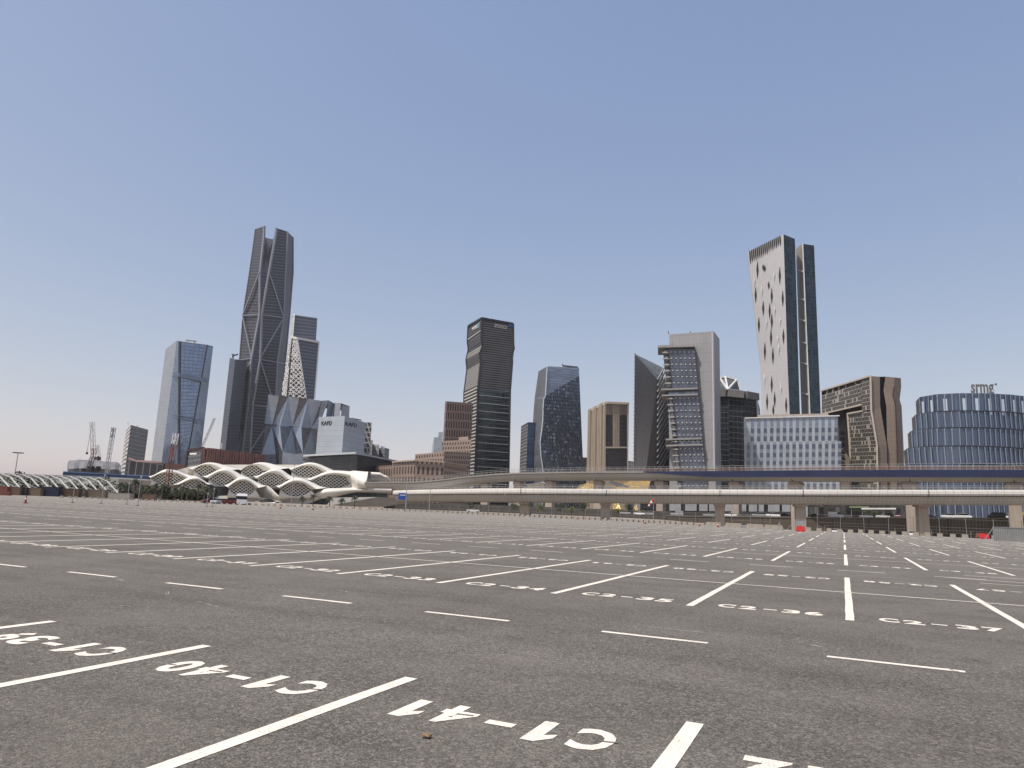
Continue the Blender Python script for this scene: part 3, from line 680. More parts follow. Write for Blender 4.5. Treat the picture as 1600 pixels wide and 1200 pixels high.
# ---- black pavilion with thin roof
b = thing('pavilion', 'black louvred pavilion under a thin wide grey roof, behind the right end of the station', 'building')
mbk = curtain('black_louvres', (.025, .027, .032), (.07, .07, .075), 9, 1.6, .3, .35, .2, .35, .4, .02)
P, Z = prism(b, [(479, 745, 560, 715.5), (556, 745, 540, 710), (622, 745, 600, 722)], [mbk, mbk], back=50)
mb = MB(); e1, e2, e3 = at(474, 710.5, 562), at(556, 706, 532), at(632, 722, 600); bk1, bk2, bk3 = away(e1, 60), away(e2, 70), away(e3, 40)
for a_, c_, d_, f_ in ((e1, e2, bk2, bk1), (e2, e3, bk3, bk2)):
    up_ = Vector((0, 0, 1.3)); mb.hexa([a_-up_, c_-up_, d_-up_, f_-up_, a_, c_, d_, f_])
mb.build('roof', paint('light_roof', (.40, .42, .45), .5), b)
for x in (566, 585, 612): 
    mb = MB(); p = xy(x, 745, 555+(x-556)*.8); mb.tube(vz(p, 0), vz(p, zof(p, 708+(x-556)*.2)), .35); mb.build('column', M['dark'], b)

# ---- brown stone group
ms = curtain('brown_stone_strips', (.045, .03, .028), (.27, .185, .15), 2.6, 7.8, 1.35, 1.6, .1, .5, .6, .01, stagger=.37)
ms2 = curtain('brown_stone_low', (.045, .032, .03), (.25, .19, .155), 3.2, 7.2, 1.7, 2.0, .1, .5, .6, .01, stagger=.3)
ms3 = curtain('brown_stone_terrace', (.05, .035, .03), (.31, .235, .19), 2.4, 3.8, 1.3, 1.6, .1, .5, .6, .01, stagger=.4)
b = thing('stone_tower', 'tall brown stone block with narrow vertical window slits beside the wavy dark tower', 'building')
prism(b, [(689.5, 735, 640, 627.4), (692, 735, 625, 627), (734, 735, 640, 630)], [ms, ms], back=40)
b = thing('stone_building', 'brown stone terrace block carrying a cream rooftop box below the tall stone block', 'building')
P, Z = prism(b, [(688, 740, 610, 689), (734, 740, 600, 687)], [ms3], back=20)
mb = MB(); q = xy(714, 735, 604); q2 = xy(729, 735, 603); mb.hexa([vz(q, zof(q, 688)), vz(q2, zof(q2, 688)), vz(away(q2, 8), zof(q2, 688)), vz(away(q, 8), zof(q, 688)), vz(q, zof(q, 683)), vz(q2, zof(q2, 682)), vz(away(q2, 8), zof(q2, 682)), vz(away(q, 8), zof(q, 683))]); mb.build('rooftop_box', paint('cream_box', (.42, .33, .26), .7), b)
b = thing('stone_building', 'wide middle terrace of the brown stone buildings with small square windows', 'building')
prism(b, [(646.5, 745, 560, 709.8), (692, 745, 545, 706), (734, 745, 565, 708)], [ms3, ms3], back=30)
b = thing('stone_building', 'lowest long brown stone building with tall slit windows, nearest the viaduct', 'building')
P, Z = prism(b, [(611, 755, 510, 722), (646, 760, 490, 719.5), (692, 760, 488, 722), (728, 760, 520, 728)], [ms2, ms2, ms3], back=35)
edges(b, 'cornice', paint('stone_trim', (.34, .27, .22), .8), [[vz(nearer(P[k]), Z[k]) for k in range(4)]], 1.0)
mb = MB(); mb.bar(at(659, 707.5, 555), at(676, 706.5, 555), .5); mb.build('rail', M['steel'], b) if False else None
b = thing('stone_building', 'small stone block right behind the right end of the black pavilion roof', 'building')
prism(b, [(585, 755, 560, 728), (614, 755, 540, 726)], [ms2], back=20)
b = thing('glass_slab', 'pale blue glass slab far behind the brown stone buildings', 'building')
mpb = curtain('pale_blue_slab', (.36, .42, .48), (.45, .48, .52), 3, 4, .4, 1.0, .4, .3, .15, .02)
prism(b, [(674, 715, 900, 697), (676.5, 715, 890, 683.5), (684.5, 715, 890, 683)], [mpb, mpb], back=30)
b = thing('glass_slab', 'thin pale slab with a notched top just left of the tall stone block', 'building')
prism(b, [(683, 715, 860, 675.5), (690, 715, 860, 675)], [mpb], back=30)

# ---- wavy dark tower
b = thing('wavy_skyscraper', 'dark wavy-edged tower striped with louvres, antenna on top, centre of the skyline', 'skyscraper')
c6 = lambda X, Y, r: at(600+X/3.527, 480+Y/3.529, r)
Lw = [(465, 105), (461, 190), (467, 232), (454, 290), (459, 345), (443, 470), (441, 600), (430, 925), (428, 990)]
Cw = [(540, 62), (537, 180), (543, 215), (527, 258), (534, 300), (518, 455), (515, 600), (502, 935), (500, 990)]
Rw = [(712, 93), (713, 200), (716, 232), (704, 270), (707, 300), (695, 455), (692, 600), (686, 925), (684, 990)]
Lw[4] = (459, 345)
Yc = [62, 180, 215, 258, 300, 455, 600, 935, 990]
RL, RC, RRR = 745, 700, 712
LK = [c6(x, y, RL) for x, y in Lw]; CK = [c6(x, y, RC) for x, y in Cw]; RK = [c6(x, y, RRR) for x, y in Rw]
for K_ in (LK, CK, RK): K_[-1] = vz(K_[-1], -2)
mwl = curtain('louvre_left_top', (.05, .05, .052), (.09, .09, .09), 60, 2.6, .1, .5, .2, .4, .1, 0)
mwr = curtain('louvre_right_top', (.035, .035, .04), (.10, .10, .10), 60, 2.3, .1, .7, .3, .3, .2, 0)
mwg = curtain('green_glass', (.085, .115, .125), (.12, .14, .15), 3.2, 5.2, .12, .3, .7, .1, .45, .03, span=.16, spancol=(.05, .055, .06))
for nm_, A_, B_ in (('left_facade', LK, CK), ('right_facade', CK, RK)):
    for i in range(8):
        m_ = (mwl if nm_[0] == 'l' else (mwr if i < 5 else mwg))
        quad(b, nm_, m_, (A_[i+1], B_[i+1], B_[i], A_[i]), 1, 1, (0, A_[i+1].z))
mb = MB()
for i in range(8):
    for A_ in (LK, RK): mb.add([A_[i+1], away(A_[i+1], 35), away(A_[i], 35), A_[i]])
    mb.add([away(LK[i+1], 35), away(RK[i+1], 35), away(RK[i], 35), away(LK[i], 35)])
mb.add([LK[0], CK[0], RK[0], away(RK[0], 35), away(LK[0], 35)]); mb.build('rear_walls', M['dark'], b)
mfr = paint('black_edge', (.012, .013, .018), .4)
for A_ in (LK, CK, RK): edges(b, 'edge_frame', mfr, [[nearer(p, .4) for p in A_]], 1.7)
edges(b, 'parapet', mfr, [[nearer(LK[0]), nearer(CK[0]), nearer(RK[0])]], 1.8)
def interp(K_, z):
    for hi, lo in zip(K_, K_[1:]):
        if lo.z <= z <= hi.z: return lo.lerp(hi, (z-lo.z)/(hi.z-lo.z))
    return None
def fins(name, mat, A_, B_, z0, z1, dz, th, out=1.0, inset=.03):
    mb = MB(); z = z0
    while z < z1:
        # follow each face's own fold lines: same fraction on both edges
        f = (z-z0)/(z1-z0); p, q = interp(A_, z), interp(B_, z)
        if p and q:
            p2, q2 = p.lerp(q, inset), q.lerp(p, inset); mb.bar(nearer(p2, out/2), nearer(q2, out/2), out, th)
        z += dz
    return mb.build(name, mat, b)
mfin = paint('pale_fins', (.55, .53, .49), .5); mfin2 = paint('grey_fins', (.19, .18, .175), .5)
zt = lambda K_, i: K_[i].z
fins('slab_fins', mfin, LK, CK, 8, zt(LK, 5), 3.4, 1.15, 1.6)
fins('pale_louvres', mfin, LK, CK, zt(LK, 5)+2, zt(LK, 4), 2.1, .8, .9); fins('grey_louvres', mfin2, LK, CK, zt(LK, 4), zt(LK, 3), 2.2, .7, .9)
fins('pale_louvres', mfin, LK, CK, zt(LK, 3)+1, zt(LK, 2)-5, 2.3, .8, .9); fins('grey_louvres', mfin2, LK, CK, zt(LK, 2), zt(LK, 1), 2.2, .7, .9)
fins('pale_louvre', mfin, LK, CK, zt(LK, 1)+2, zt(LK, 1)+4, 3, .9, 1.2); fins('grey_louvres', mfin2, LK, CK, zt(LK, 1)+5, zt(LK, 0)-3, 2.3, .7, .9)
fins('grey_louvres', mfin2, CK, RK, zt(CK, 5)+1, zt(RK, 0)-2, 2.35, .6, 1.0, .02)
fins('pale_slab_edge', paint('slab_edge', (.40, .42, .42), .5), CK, RK, 10, zt(CK, 5)-1, 7.9, .55, .7, .02)
fins('dark_slab_edge', M['dark'], CK, RK, 14, zt(CK, 5)-1, 7.9, .9, .5, .02)
dR = (RK[0]-CK[0]); dR.z = 0; q = nearer(c6(607, 113, 704.5), 2.2)
lettering(b, 'rooftop_sign', 'aramco', q, RK[0]-CK[0], (0, 0, 1), 3.6, paint('sign_grey', (.42, .42, .42), .5), .3, .0, wd=(RK[0]-CK[0]).length*.41)
mb = MB(); q = nearer(c6(686, 108, 710.5), 2.0); e_ = dR.normalized(); mb.hexa([q, q+e_*4.5, q+e_*4.5+Vector((.1, .3, 0)), q+Vector((.1, .3, 0)), q+Vector((0, 0, 4.5)), q+e_*4.5+Vector((0, 0, 4)), q+e_*4.5+Vector((.1, .3, 4)), q+Vector((.1, .3, 4.5))]); mb.build('sign_emblem', paint('emblem_blue', (.02, .10, .35), .4), b)
mb = MB(); e_ = (CK[0]-LK[0]).normalized(); q = nearer(c6(486, 121, 732), 2); q2 = nearer(c6(515, 105, 715), 2); mb.bar(q, q2, .4, 3.4); mb.build('side_sign', M['white'], b)
mb = MB(); q = nearer(c6(517, 104, 714), 2); q2 = nearer(c6(526, 99, 708), 2); mb.bar(q, q2, .4, 6); mb.build('sign_emblem', paint('emblem_green', (.15, .38, .42), .4), b)
mb = MB(); q = at(765.5, 501, 715); mb.tube(q, at(765.5, 493.5, 715), .5, .3); mb.box((*at(766.5, 499, 715).xy, at(766, 499, 715).z), (2.2, 2.2, 3)); mb.build('antenna', M['wt'], b)

# ---- small dark-blue tower pair left of the scaly tower
b = thing('office_tower', 'small blue glass tower with a striped grey left side, left of the scaly blue tower', 'building')
msa = curtain('striped_grey', (.10, .10, .11), (.30, .29, .28), 12, 3.0, .2, .9, .3, .35, .3, .03)
prism(b, [(811.5, 742, 640, 666), (822, 742, 625, 659.7), (836, 742, 632, 660.2)], [msa, curtain('royal_glass', (.13, .20, .33), (.08, .11, .17), 2.6, 3.6, .2, .4, .7, .12, .2, .03)], back=25)

# ---- scaly blue tower
b = thing('scaly_tower', 'blue-grey tower whose lower front is clad in small tilted scales below a diagonal line', 'skyscraper')
c7 = lambda X, Y, r: at(820+X/6.32, 560+Y/6.316, r)
mA = curtain('grey_side', (.20, .21, .225), (.15, .155, .17), 3, 3.4, .15, .3, .3, .35, .1, .01)
mB = curtain('blue_louvre', (.27, .32, .40), (.12, .145, .19), 9, 2.1, .2, .55, .55, .2, .3, .04)
mC = curtain('scales', (.10, .125, .165), (.03, .035, .05), 1.7, 3.1, .25, .9, .6, .22, .6, .25, stagger=.5, blind=.13, blindcol=(.22, .25, .30))
ra, rb, rc = 640, 610, 622
aT, bT, cT = c7(135, 128, ra), c7(222, 78, rb), c7(535, 92, rc)
a_b = c7(60, 1150, ra); left_edge = [(222, 78), (205, 370), (188, 400), (182, 480), (180, 600), (170, 690), (152, 830), (160, 960), (182, 1110), (186, 1150)]
aL = [(135, 128), (100, 370), (97, 400), (90, 480), (82, 600), (78, 690), (72, 830), (64, 960), (58, 1110), (55, 1150)]
EL = [c7(x, y, rb) for x, y in left_edge]; AL = [c7(x, y, ra) for x, y in aL]
EL[-1] = vz(EL[-1], -2); AL[-1] = vz(AL[-1], -2)
mb = MB()
for i in range(len(EL)-1): mb.grid(AL[i+1], EL[i+1], EL[i], AL[i], 1, 1, 0, AL[i+1].z)
mb.build('side_facade', mA, b)
Rr_ = lambda y: (535+(y-92)*(578-535)/(1100-92), y)
rp = c7(*Rr_(170), rc); mb = MB()
for k in range(8):
    a0, a1 = k/8, (k+1)/8
    mb.add([EL[1].lerp(rp, a0), EL[1].lerp(rp, a1), bT.lerp(cT, a1), bT.lerp(cT, a0)], [((rp-EL[1]).length*a, z) for a, z in ((a0, EL[1].lerp(rp, a0).z), (a1, EL[1].lerp(rp, a1).z), (a1, bT.z), (a0, bT.z))])
mb.build('upper_facade', mB, b)
mb = MB(); ys = [370, 400, 480, 600, 690, 830, 960, 1110, 1150]
EL2 = EL[1:]; R2 = [rp]+[c7(*Rr_(y), rc) for y in ys[1:]]; R2[-1] = vz(R2[-1], -2)
for i in range(len(EL2)-1):
    for k in range(6):
        a0, a1 = k/6, (k+1)/6; lo0, lo1, hi1, hi0 = EL2[i+1].lerp(R2[i+1], a0), EL2[i+1].lerp(R2[i+1], a1), EL2[i].lerp(R2[i], a1), EL2[i].lerp(R2[i], a0)
        Wd = 52; mb.add([lo0, lo1, hi1, hi0], [(Wd*a0, lo0.z), (Wd*a1, lo1.z), (Wd*a1, hi1.z), (Wd*a0, hi0.z)])
mb.build('scale_facade', mC, b)
mb = MB(); bb = away(R2[-1], 35); mb.add([aT, bT, cT, away(cT, 35), away(aT, 25)])
mb.add([R2[-1], bb, away(cT, 35), cT]); mb.add([AL[-1], away(AL[-1], 25), away(aT, 25), aT]); mb.build('roof', M['roofgrey'], b)
edges(b, 'light_corner', paint('light_trim', (.50, .55, .62), .3, .3), [[nearer(p, .5) for p in EL]], .8)
mb = MB()      # tilted scale plates standing off the face
for j in range(34):
    for i in range(15):
        t = (i+.5+(j % 2)*.5)/16; z = 6+j*3.1
        p, q = interp(EL2, z), interp(R2, z)
        if not p or not q: continue
        c_ = p.lerp(q, t); 
        if c_.z > EL2[0].z+ (rp.z-EL2[0].z)*t-3: continue
        e_ = (q-p).normalized()*1.1; c0 = nearer(c_, .5)
        if random.random() < .55: mb.hexa([c0-e_, c0-e_*.1, away(c0-e_*.1, .3), away(c0-e_, .3), nearer(c0, .9)-e_+Vector((0, 0, 1.9)), nearer(c0, .9)-e_*.1+Vector((0, 0, 1.9)), c0-e_*.1+Vector((0, 0, 1.9)), c0-e_+Vector((0, 0, 1.9))])
mb.build('scale_plates', paint('plate_blue', (.16, .19, .25), .3, .5), b)
mb = MB(); mb.bar(at(879, 571, 630), at(878.5, 569, 630), 1); mb.bar(at(879, 571.5, 630), at(903, 574, 630), 1.0, 1.4); mb.build('roof_fin', M['dark'], b)

# ---- beige finned block
b = thing('beige_block', 'beige block with vertical stone fins, two dark glass bays and an open top storey', 'building')
mbe = paint('beige_stone', (.36, .30, .23), .8, 0, .08, .15); mdg = curtain('dark_red_glass', (.035, .03, .032), (.02, .02, .02), 2, 3.2, .2, .5, .5, .15, .4, .03)
P, Z = prism(b, [(918.5, 740, 590, 641), (945.5, 740, 550, 628), (981.5, 740, 558, 629.4)], [mdg, mbe], back=30, names=['side_facade', 'front_wall'])
mb = MB(); n_ = 9
for i in range(n_):
    t = (i+.5)/n_; p = P[0].lerp(P[1], t); zt_ = Z[0]+(Z[1]-Z[0])*t; w_ = (P[1]-P[0]).length/n_*(.62+.2*math.sin(i*2.1))
    d_ = (P[1]-P[0]).normalized(); mb.bar(vz(nearer(p, 1.0), -1), vz(nearer(p, 1.0), zt_), w_*1.0, 2.0, up=d_)
mb.build('stone_fins', mbe, b)
mb = MB(); mb.bar(vz(nearer(P[0]), Z[0]-1), vz(nearer(P[1]), Z[1]-1), 2, 2); mb.bar(vz(nearer(P[1]), Z[1]-.8), vz(nearer(P[2]), Z[2]-.8), 2, 1.6); mb.build('cornice', paint('pale_beige', (.44, .38, .31), .8), b)
def on_face(x, y, p0, p1, out=.4):
    """point on the upright plane through p0, p1 seen at pixel (x, y)"""
    d = Vector(ray(x, y)); n_ = Vector((p1.y-p0.y, p0.x-p1.x, 0)); t = (Vector((p0.x, p0.y, 0))-Vector((0, 0, CAMH))).dot(n_)/d.dot(n_)
    p = Vector((0, 0, CAMH))+d*t; return away(p, -out)
def panel(root, name, mat, x0, y0, x1, y1, p0, p1, out=.4, th=.3, xs=None):
    """rectangular panel on a face; xs optionally (x top left, x top right)"""
    xt0, xt1 = xs or (x0, x1)
    q = [on_face(x0, y1, p0, p1, out), on_face(x1, y1, p0, p1, out), on_face(xt1, y0, p0, p1, out), on_face(xt0, y0, p0, p1, out)]
    mb = MB(); mb.grid(q[0], q[1], q[2], q[3], 1, 1); k = [away(v, th) for v in q]
    for i in range(4): j = (i+1) % 4; mb.add([q[i], k[i], k[j], q[j]])
    return mb.build(name, mat, root)
for x0, x1 in ((946.3, 956.8), (968.3, 979.5)):
    panel(b, 'dark_bay', mdg, x0, 648.3, x1, 697.7, P[1], P[2])
    panel(b, 'top_opening', paint('opening', (.16, .14, .12), .8), x0, 632.5, x1, 647, P[1], P[2])
    for k in range(4): panel(b, 'top_post', mbe, x0+1.2+k*2.6, 632.5, x0+1.9+k*2.6, 647, P[1], P[2], .9)
panel(b, 'lower_glazing', mdg, 946.3, 701, 979.5, 735, P[1], P[2])
for x in (958.5, 961, 963.5, 966): panel(b, 'stone_rib', paint('pale_beige_rib', (.40, .34, .27), .8), x-.5, 632, x+.5, 698, P[1], P[2], .9)
panel(b, 'beam', paint('pale_beam', (.46, .41, .34), .8), 945.8, 698.3, 981, 700, P[1], P[2], .9)
panel(b, 'corner_pier', paint('pale_pier', (.46, .41, .34), .8), 944.6, 629, 946, 738, P[1], P[2], 1.0); panel(b, 'corner_pier', paint('pale_pier2', (.44, .39, .32), .8), 979.8, 631, 981.5, 738, P[1], P[2], 1.0)
b = thing('low_building', 'low blue-grey building seen in the gap right of the beige block', 'building')
prism(b, [(981, 742, 640, 720), (991, 742, 640, 721)], [mxb], back=20)
b = thing('low_building', 'low grey building seen in the gap left of the beige block', 'building')
prism(b, [(910, 742, 640, 714.5), (917, 742, 640, 715)], [mxs], back=20)

# ---- grey wedge
b = thing('wedge_building', 'dark grey wedge-shaped building with a sharp slanting peak and diagonal glass slits', 'building')
c8 = lambda X, Y, r: at(970+X/3.53, 500+Y/3.529, r)
mwd = curtain('wedge_panels', (.20, .20, .205), (.15, .15, .155), 2.2, 3.4, .12, .25, .15, .5, .08, .005)
mwd2 = curtain('wedge_roof', (.13, .14, .135), (.20, .20, .195), 4, 5, .4, .5, .2, .5, .4, .02, skew=.4)
pk, p_r = c8(77, 187, 560), c8(225, 325, 590); pr2 = c8(232, 262, 640)
bl_, bm_, br_ = vz(c8(70, 920, 560), -2), vz(c8(105, 930, 558), -2), vz(c8(190, 930, 575), -2)
quad(b, 'left_facade', mwd, (bl_, bm_, c8(203, 330, 578), pk), 6, 6)
quad(b, 'lower_facade', paint('wedge_lower', (.14, .135, .135), .6, 0, .1, .1), (bm_, br_, c8(214, 330, 580), c8(203, 330, 578)), 1, 1)
mb = MB(); mb.add([pk, c8(203, 330, 578), p_r, pr2], [(0, 0), (0, 40), (10, 45), (20, 20)]); mb.build('sloping_roof', mwd2, b)
q4 = (vz(c8(190, 930, 575), -2), vz(c8(275, 930, 590), -2), c8(262, 328, 600), c8(212, 330, 580)); quad(b, 'glass_recess', mdg, q4)
mb = MB()
for k in range(17):
    y = 860-k*33; a_ = c8(200+(860-y)*.006, y, 576); c_ = c8(265, y-115, 590)
    mb.bar(nearer(a_), nearer(c_), .8, 1.0)
mb.build('diagonal_louvres', paint('louvre_grey2', (.24, .24, .24), .5), b)
mb = MB(); k_ = away(pk, 40); mb.add([bl_, away(bl_, 40), k_, pk]); mb.add([pk, pr2, k_]); mb.add([away(bl_, 40), q4[1], pr2, k_]); mb.build('rear_walls', M['roofgrey'], b)
mb = MB()
for k in range(42):
    p = pk.lerp(bl_, k/42); mb.box((p.x, p.y, p.z), (.9, .9, .9))
mb.build('edge_studs', paint('stud_grey', (.2, .2, .2), .6), b)

# ---- wide grey tower with projecting glass bay
b = thing('grey_tower', 'wide light grey panelled tower with a projecting blue glass bay banded by thick slabs', 'skyscraper')
mgp = curtain('grey_panels', (.285, .285, .29), (.20, .20, .20), 2.6, 7.2, .12, .3, .15, .45, .07, .01)
P, Z = prism(b, [(1046, 745, 540, 522.5), (1118, 745, 530, 517.6), (1127, 745, 555, 529.7)], [mgp, curtain('grey_side2', (.25, .25, .26), (.18, .18, .19), 2.6, 60, .3, .3, .1, .5, .06, .01)], back=30)
panel(b, 'light_slit', paint('bright_strip', (.50, .51, .53), .35, .3), 1117.5-2.2, 519, 1117.5-.4, 745, P[0], P[1], .3, xs=(1112, 1113.6))
c9 = lambda X, Y, r: at(1020+X/8.575, 510+Y/8.571, r)
bay = curtain('bay_glass', (.105, .12, .155), (.045, .05, .065), 1.75, 4.9, .3, .5, .2, .2, .35, .04)
rbay = 529
def bayx(y, side): return {'l': 1036.5+(y-545)*.104, 'm': 1043.5+(y-545)*.104, 'r': 1085+(y-545)*.089}[side]
def bayq(y0, y1, s0, s1, r, name, mat):
    return quad(b, name, mat, (at(bayx(y1, s0), y1, r), at(bayx(y1, s1), y1, r), at(bayx(y0, s1), y0, r), at(bayx(y0, s0), y0, r)), 1, 3)
for y0, y1 in ((545, 607), (617, 686), (696, 765)):
    bayq(y0, y1, 'm', 'r', rbay, 'bay_glazing', bay)
    bayq(y0, y1, 'l', 'm', rbay+3, 'balcony_glazing', curtain('balcony_glass', (.42, .44, .46), (.10, .10, .11), 2.4, 4.9, .5, 1.4, .3, .3, .4, .02))
    n_ = int((y1-y0)/9.6)
    for k in range(n_+1):
        y = y0+5+k*9.6
        mb = MB(); mb.bar(at(bayx(y, 'l')-1.5, y+1.2, rbay+1), at(bayx(y, 'm')+.5, y+1, rbay-1), 3, .9); mb.build('balcony_slab', paint('slab_grey', (.30, .29, .28), .7) if k == 0 and y0 == 545 else bpy.data.materials['slab_grey'], b)
        mb = MB()
        for j in range(6):
            x = bayx(y, 'm')+3+j*7.2*((bayx(y, 'r')-bayx(y, 'm'))/42); p = at(x, y, rbay-.4); mb.bar(p, at(x+2.2, y+.1, rbay-.4), .3, .7)
        mb.build('bright_spandrels', paint('spandrel', (.50, .50, .50), .5) if k == 0 and y0 == 545 else bpy.data.materials['spandrel'], b)
bayq(607, 617, 'l', 'r', rbay+4, 'recessed_storey', curtain('storey_glass', (.25, .30, .36), (.10, .10, .11), 4, 8, .4, .4, .5, .15, .3, .03))
bayq(686, 696, 'l', 'r', rbay+4, 'recessed_storey', bpy.data.materials['storey_glass'])
for y, x0, x1, th in ((540.5, 1028, 1085.5, 1.7), (607.5, 1033.5, 1090, 1.1), (617, 1034.5, 1090.5, 1.1), (685.8, 1040, 1096.5, 1.1), (695.5, 1040.5, 1098, 1.1)):
    mb = MB(); p, q = at(x0, y+.8, rbay-2), at(x1, y-.8, rbay-2); p2, q2 = away(p, 26), away(q, 26); up_ = Vector((0, 0, th/2))
    mb.hexa([p-up_, q-up_, q2-up_, p2-up_, p+up_, q+up_, q2+up_, p2+up_]); mb.build('thick_slab', paint('slab_brown', (.28, .27, .265), .7) if y < 541 else bpy.data.materials['slab_brown'], b)
mb = MB(); TLb, BLb = at(bayx(542, 'l'), 542, rbay+3), at(bayx(765, 'l'), 765, rbay+3); TRb, BRb = at(bayx(542, 'r'), 542, rbay), at(bayx(765, 'r'), 765, rbay)
mb.add([BRb, away(BRb, 20), away(TRb, 20), TRb]); mb.add([BLb, away(BLb, 22), away(TLb, 22), TLb]); mb.build('bay_cheeks', M['dark'], b)
for x in (1044.5, 1079, 1111): 
    mb = MB(); p = at(x, 520, 536); mb.bar(p-Vector((0, 0, 1)), p+Vector((0, 0, 1.2)), .5); mb.build('roof_light', M['dark'], b)

# ---- black drum with domed top
b = thing('black_building', 'black glass building with a small domed roof beside the wide grey tower', 'building')
mbd = curtain('black_glass', (.028, .034, .042), (.075, .08, .085), 3.6, 4.6, .2, .45, .5, .12, .6, .03)
P, Z = prism(b, [(1120, 750, 640, 609), (1140, 750, 628, 609.5), (1166, 750, 626, 612), (1184.5, 750, 640, 615.5), (1190, 750, 665, 640)], [mbd]*4, back=40, nu=2)
q = xy(1186, 750, 641); edges(b, 'light_edge', M['wt'], [[at(1181.5, 615.5, 637), at(1184, 640, 639), at(1187, 700, 640)]], 1.0)
edges(b, 'louvre_band', paint('band_grey', (.13, .125, .12), .6), [[vz(nearer(P[k], 1), Z[k]-3) for k in range(4)]], 6)
DM = [c8(x, y, 655) for x, y in ((500, 390), (520, 345), (545, 322), (575, 312), (640, 330), (662, 392))]; ctr = c8(590, 385, 640); mb = MB()
for a_, c_ in zip(DM, DM[1:]): mb.add([ctr, c_, a_])
mb.add([ctr, away(DM[0], 30), DM[0]]); mb.build('dome', mbd, b)
for p in DM[2:]: edges(b, 'dome_rib', M['wt'], [[nearer(ctr, 1), nearer(p, 1)]], 1.4)
edges(b, 'dome_rim', M['wt'], [[nearer(p, 1) for p in DM[1:]]], 1.4)

# ---- diamond window tower (twin slabs)
b = thing('diamond_tower', 'tall pale leaning tower with black diamond windows and a dark glass right side', 'skyscraper')
mdw = curtain('pale_panels', (.52, .51, .50), (.40, .40, .39), 2.2, 3.4, .08, .14, .05, .5, .05, .01)
mdd = curtain('dark_teal_glass', (.030, .050, .062), (.012, .018, .022), 3.4, 4.0, .25, .35, .6, .14, .6, .03)
rl, rf, rg, rh = 845, 790, 800, 812
Lp = [at(1168.2, 394, rl), at(1187.8, 568, rl), at(1189.8, 610, rl), at(1189.8, 665, rl), vz(at(1189, 700, rl), -2)]
Fp = [at(1224.2, 366, rf), at(1230.5, 568, rf), at(1232.3, 610, rf), at(1234.5, 665, rf), vz(at(1235.5, 700, rf), -2)]
Gp = [at(1242, 373.3, rg), at(1247.5, 568, rg), at(1248.8, 610, rg), at(1250.5, 665, rg), vz(at(1251.5, 700, rg), -2)]
for i in range(4):
    quad(b, 'pale_facade', mdw, (Lp[i+1], Fp[i+1], Fp[i], Lp[i]), 6, 4, (0, Lp[i+1].z)); quad(b, 'glass_facade', mdd, (Fp[i+1], Gp[i+1], Gp[i], Fp[i]), 2, 3, (0, Fp[i+1].z))
mb = MB()
for i in range(4):
    mb.add([Gp[i+1], away(Gp[i+1], 25), away(Gp[i], 25), Gp[i]]); mb.add([Lp[i+1], away(Lp[i+1], 20), away(Lp[i], 20), Lp[i]]); mb.add([away(Gp[i+1], 25), away(Lp[i+1], 20), away(Lp[i], 20), away(Gp[i], 25)])
mb.add([Lp[0], Fp[0], Gp[0], away(Gp[0], 25), away(Lp[0], 20)]); mb.build('rear_walls', mdw, b)
S0, S1, S2 = [at(1254.2, 381, rh-4), at(1266.2, 665, rh-4), vz(at(1267.5, 700, rh-4), -2)], [at(1272, 383.5, rh+6), at(1283.2, 665, rh+6), vz(at(1284.3, 700, rh+6), -2)], [at(1243.5, 388, rh+22), at(1253, 665, rh+22), vz(at(1254, 700, rh+22), -2)]
for i in range(2):
    quad(b, 'rear_slab_glass', mdd, (S0[i+1], S1[i+1], S1[i], S0[i]), 3, 6, (3, S0[i+1].z))
    quad(b, 'gap_wall', paint('gap_pale', (.34, .32, .29), .7) if i == 0 else bpy.data.materials['gap_pale'], (S2[i+1], S0[i+1], S0[i], S2[i]), 1, 4)
mb = MB()
for i in range(2):
    mb.add([S1[i+1], away(S1[i+1], 30), away(S1[i], 30), S1[i]]); mb.add([away(S1[i+1], 30), away(S2[i+1], 20), away(S2[i], 20), away(S1[i], 30)])
mb.add([S0[0], S1[0], away(S1[0], 30), away(S2[0], 20), S2[0]]); mb.build('rear_slab_walls', mdw, b)
edges(b, 'gap_edge', M['wt'], [[nearer(S0[0], .5), nearer(S0[1], .5)]], 1.0)
for Y in (205, 328, 420, 517, 608, 740):
    y = 350+Y/2.79; x = 1150+262/2.79+(Y-105)*.0317/1.0
    mb = MB(); mb.bar(at(1244.5+(y-388)*.031, y-2, rh+6), at(1254.5+(y-381)*.042, y+1.2, rh-5), 1.0, 1.1); mb.build('bridge_beam', M['wt'], b)
def pix(p):
    v = np.array([p[0], p[1], p[2]-CAMH]); return 800+F0*(v@CR)/(v@CF), 600+F0*(v@CD)/(v@CF)
def onL(x, y, out=.5):
    """point on the pale leaning face seen at pixel (x, y), a little proud of it"""
    i = 0 if y < 568 else (1 if y < 610 else 2)
    S_ = lambda u, v: (Lp[i].lerp(Fp[i], u)).lerp(Lp[i+1].lerp(Fp[i+1], u), v)
    u, v = .5, .5
    for _ in range(8):
        px, py = pix(S_(u, v)); ax, ay = pix(S_(u+.01, v)); bx, by = pix(S_(u, v+.01))
        J = np.array([[(ax-px)/.01, (bx-px)/.01], [(ay-py)/.01, (by-py)/.01]]); du, dv = np.linalg.solve(J, np.array([x-px, y-py])); u += du; v += dv
    return away(S_(u, v), -out-.5)
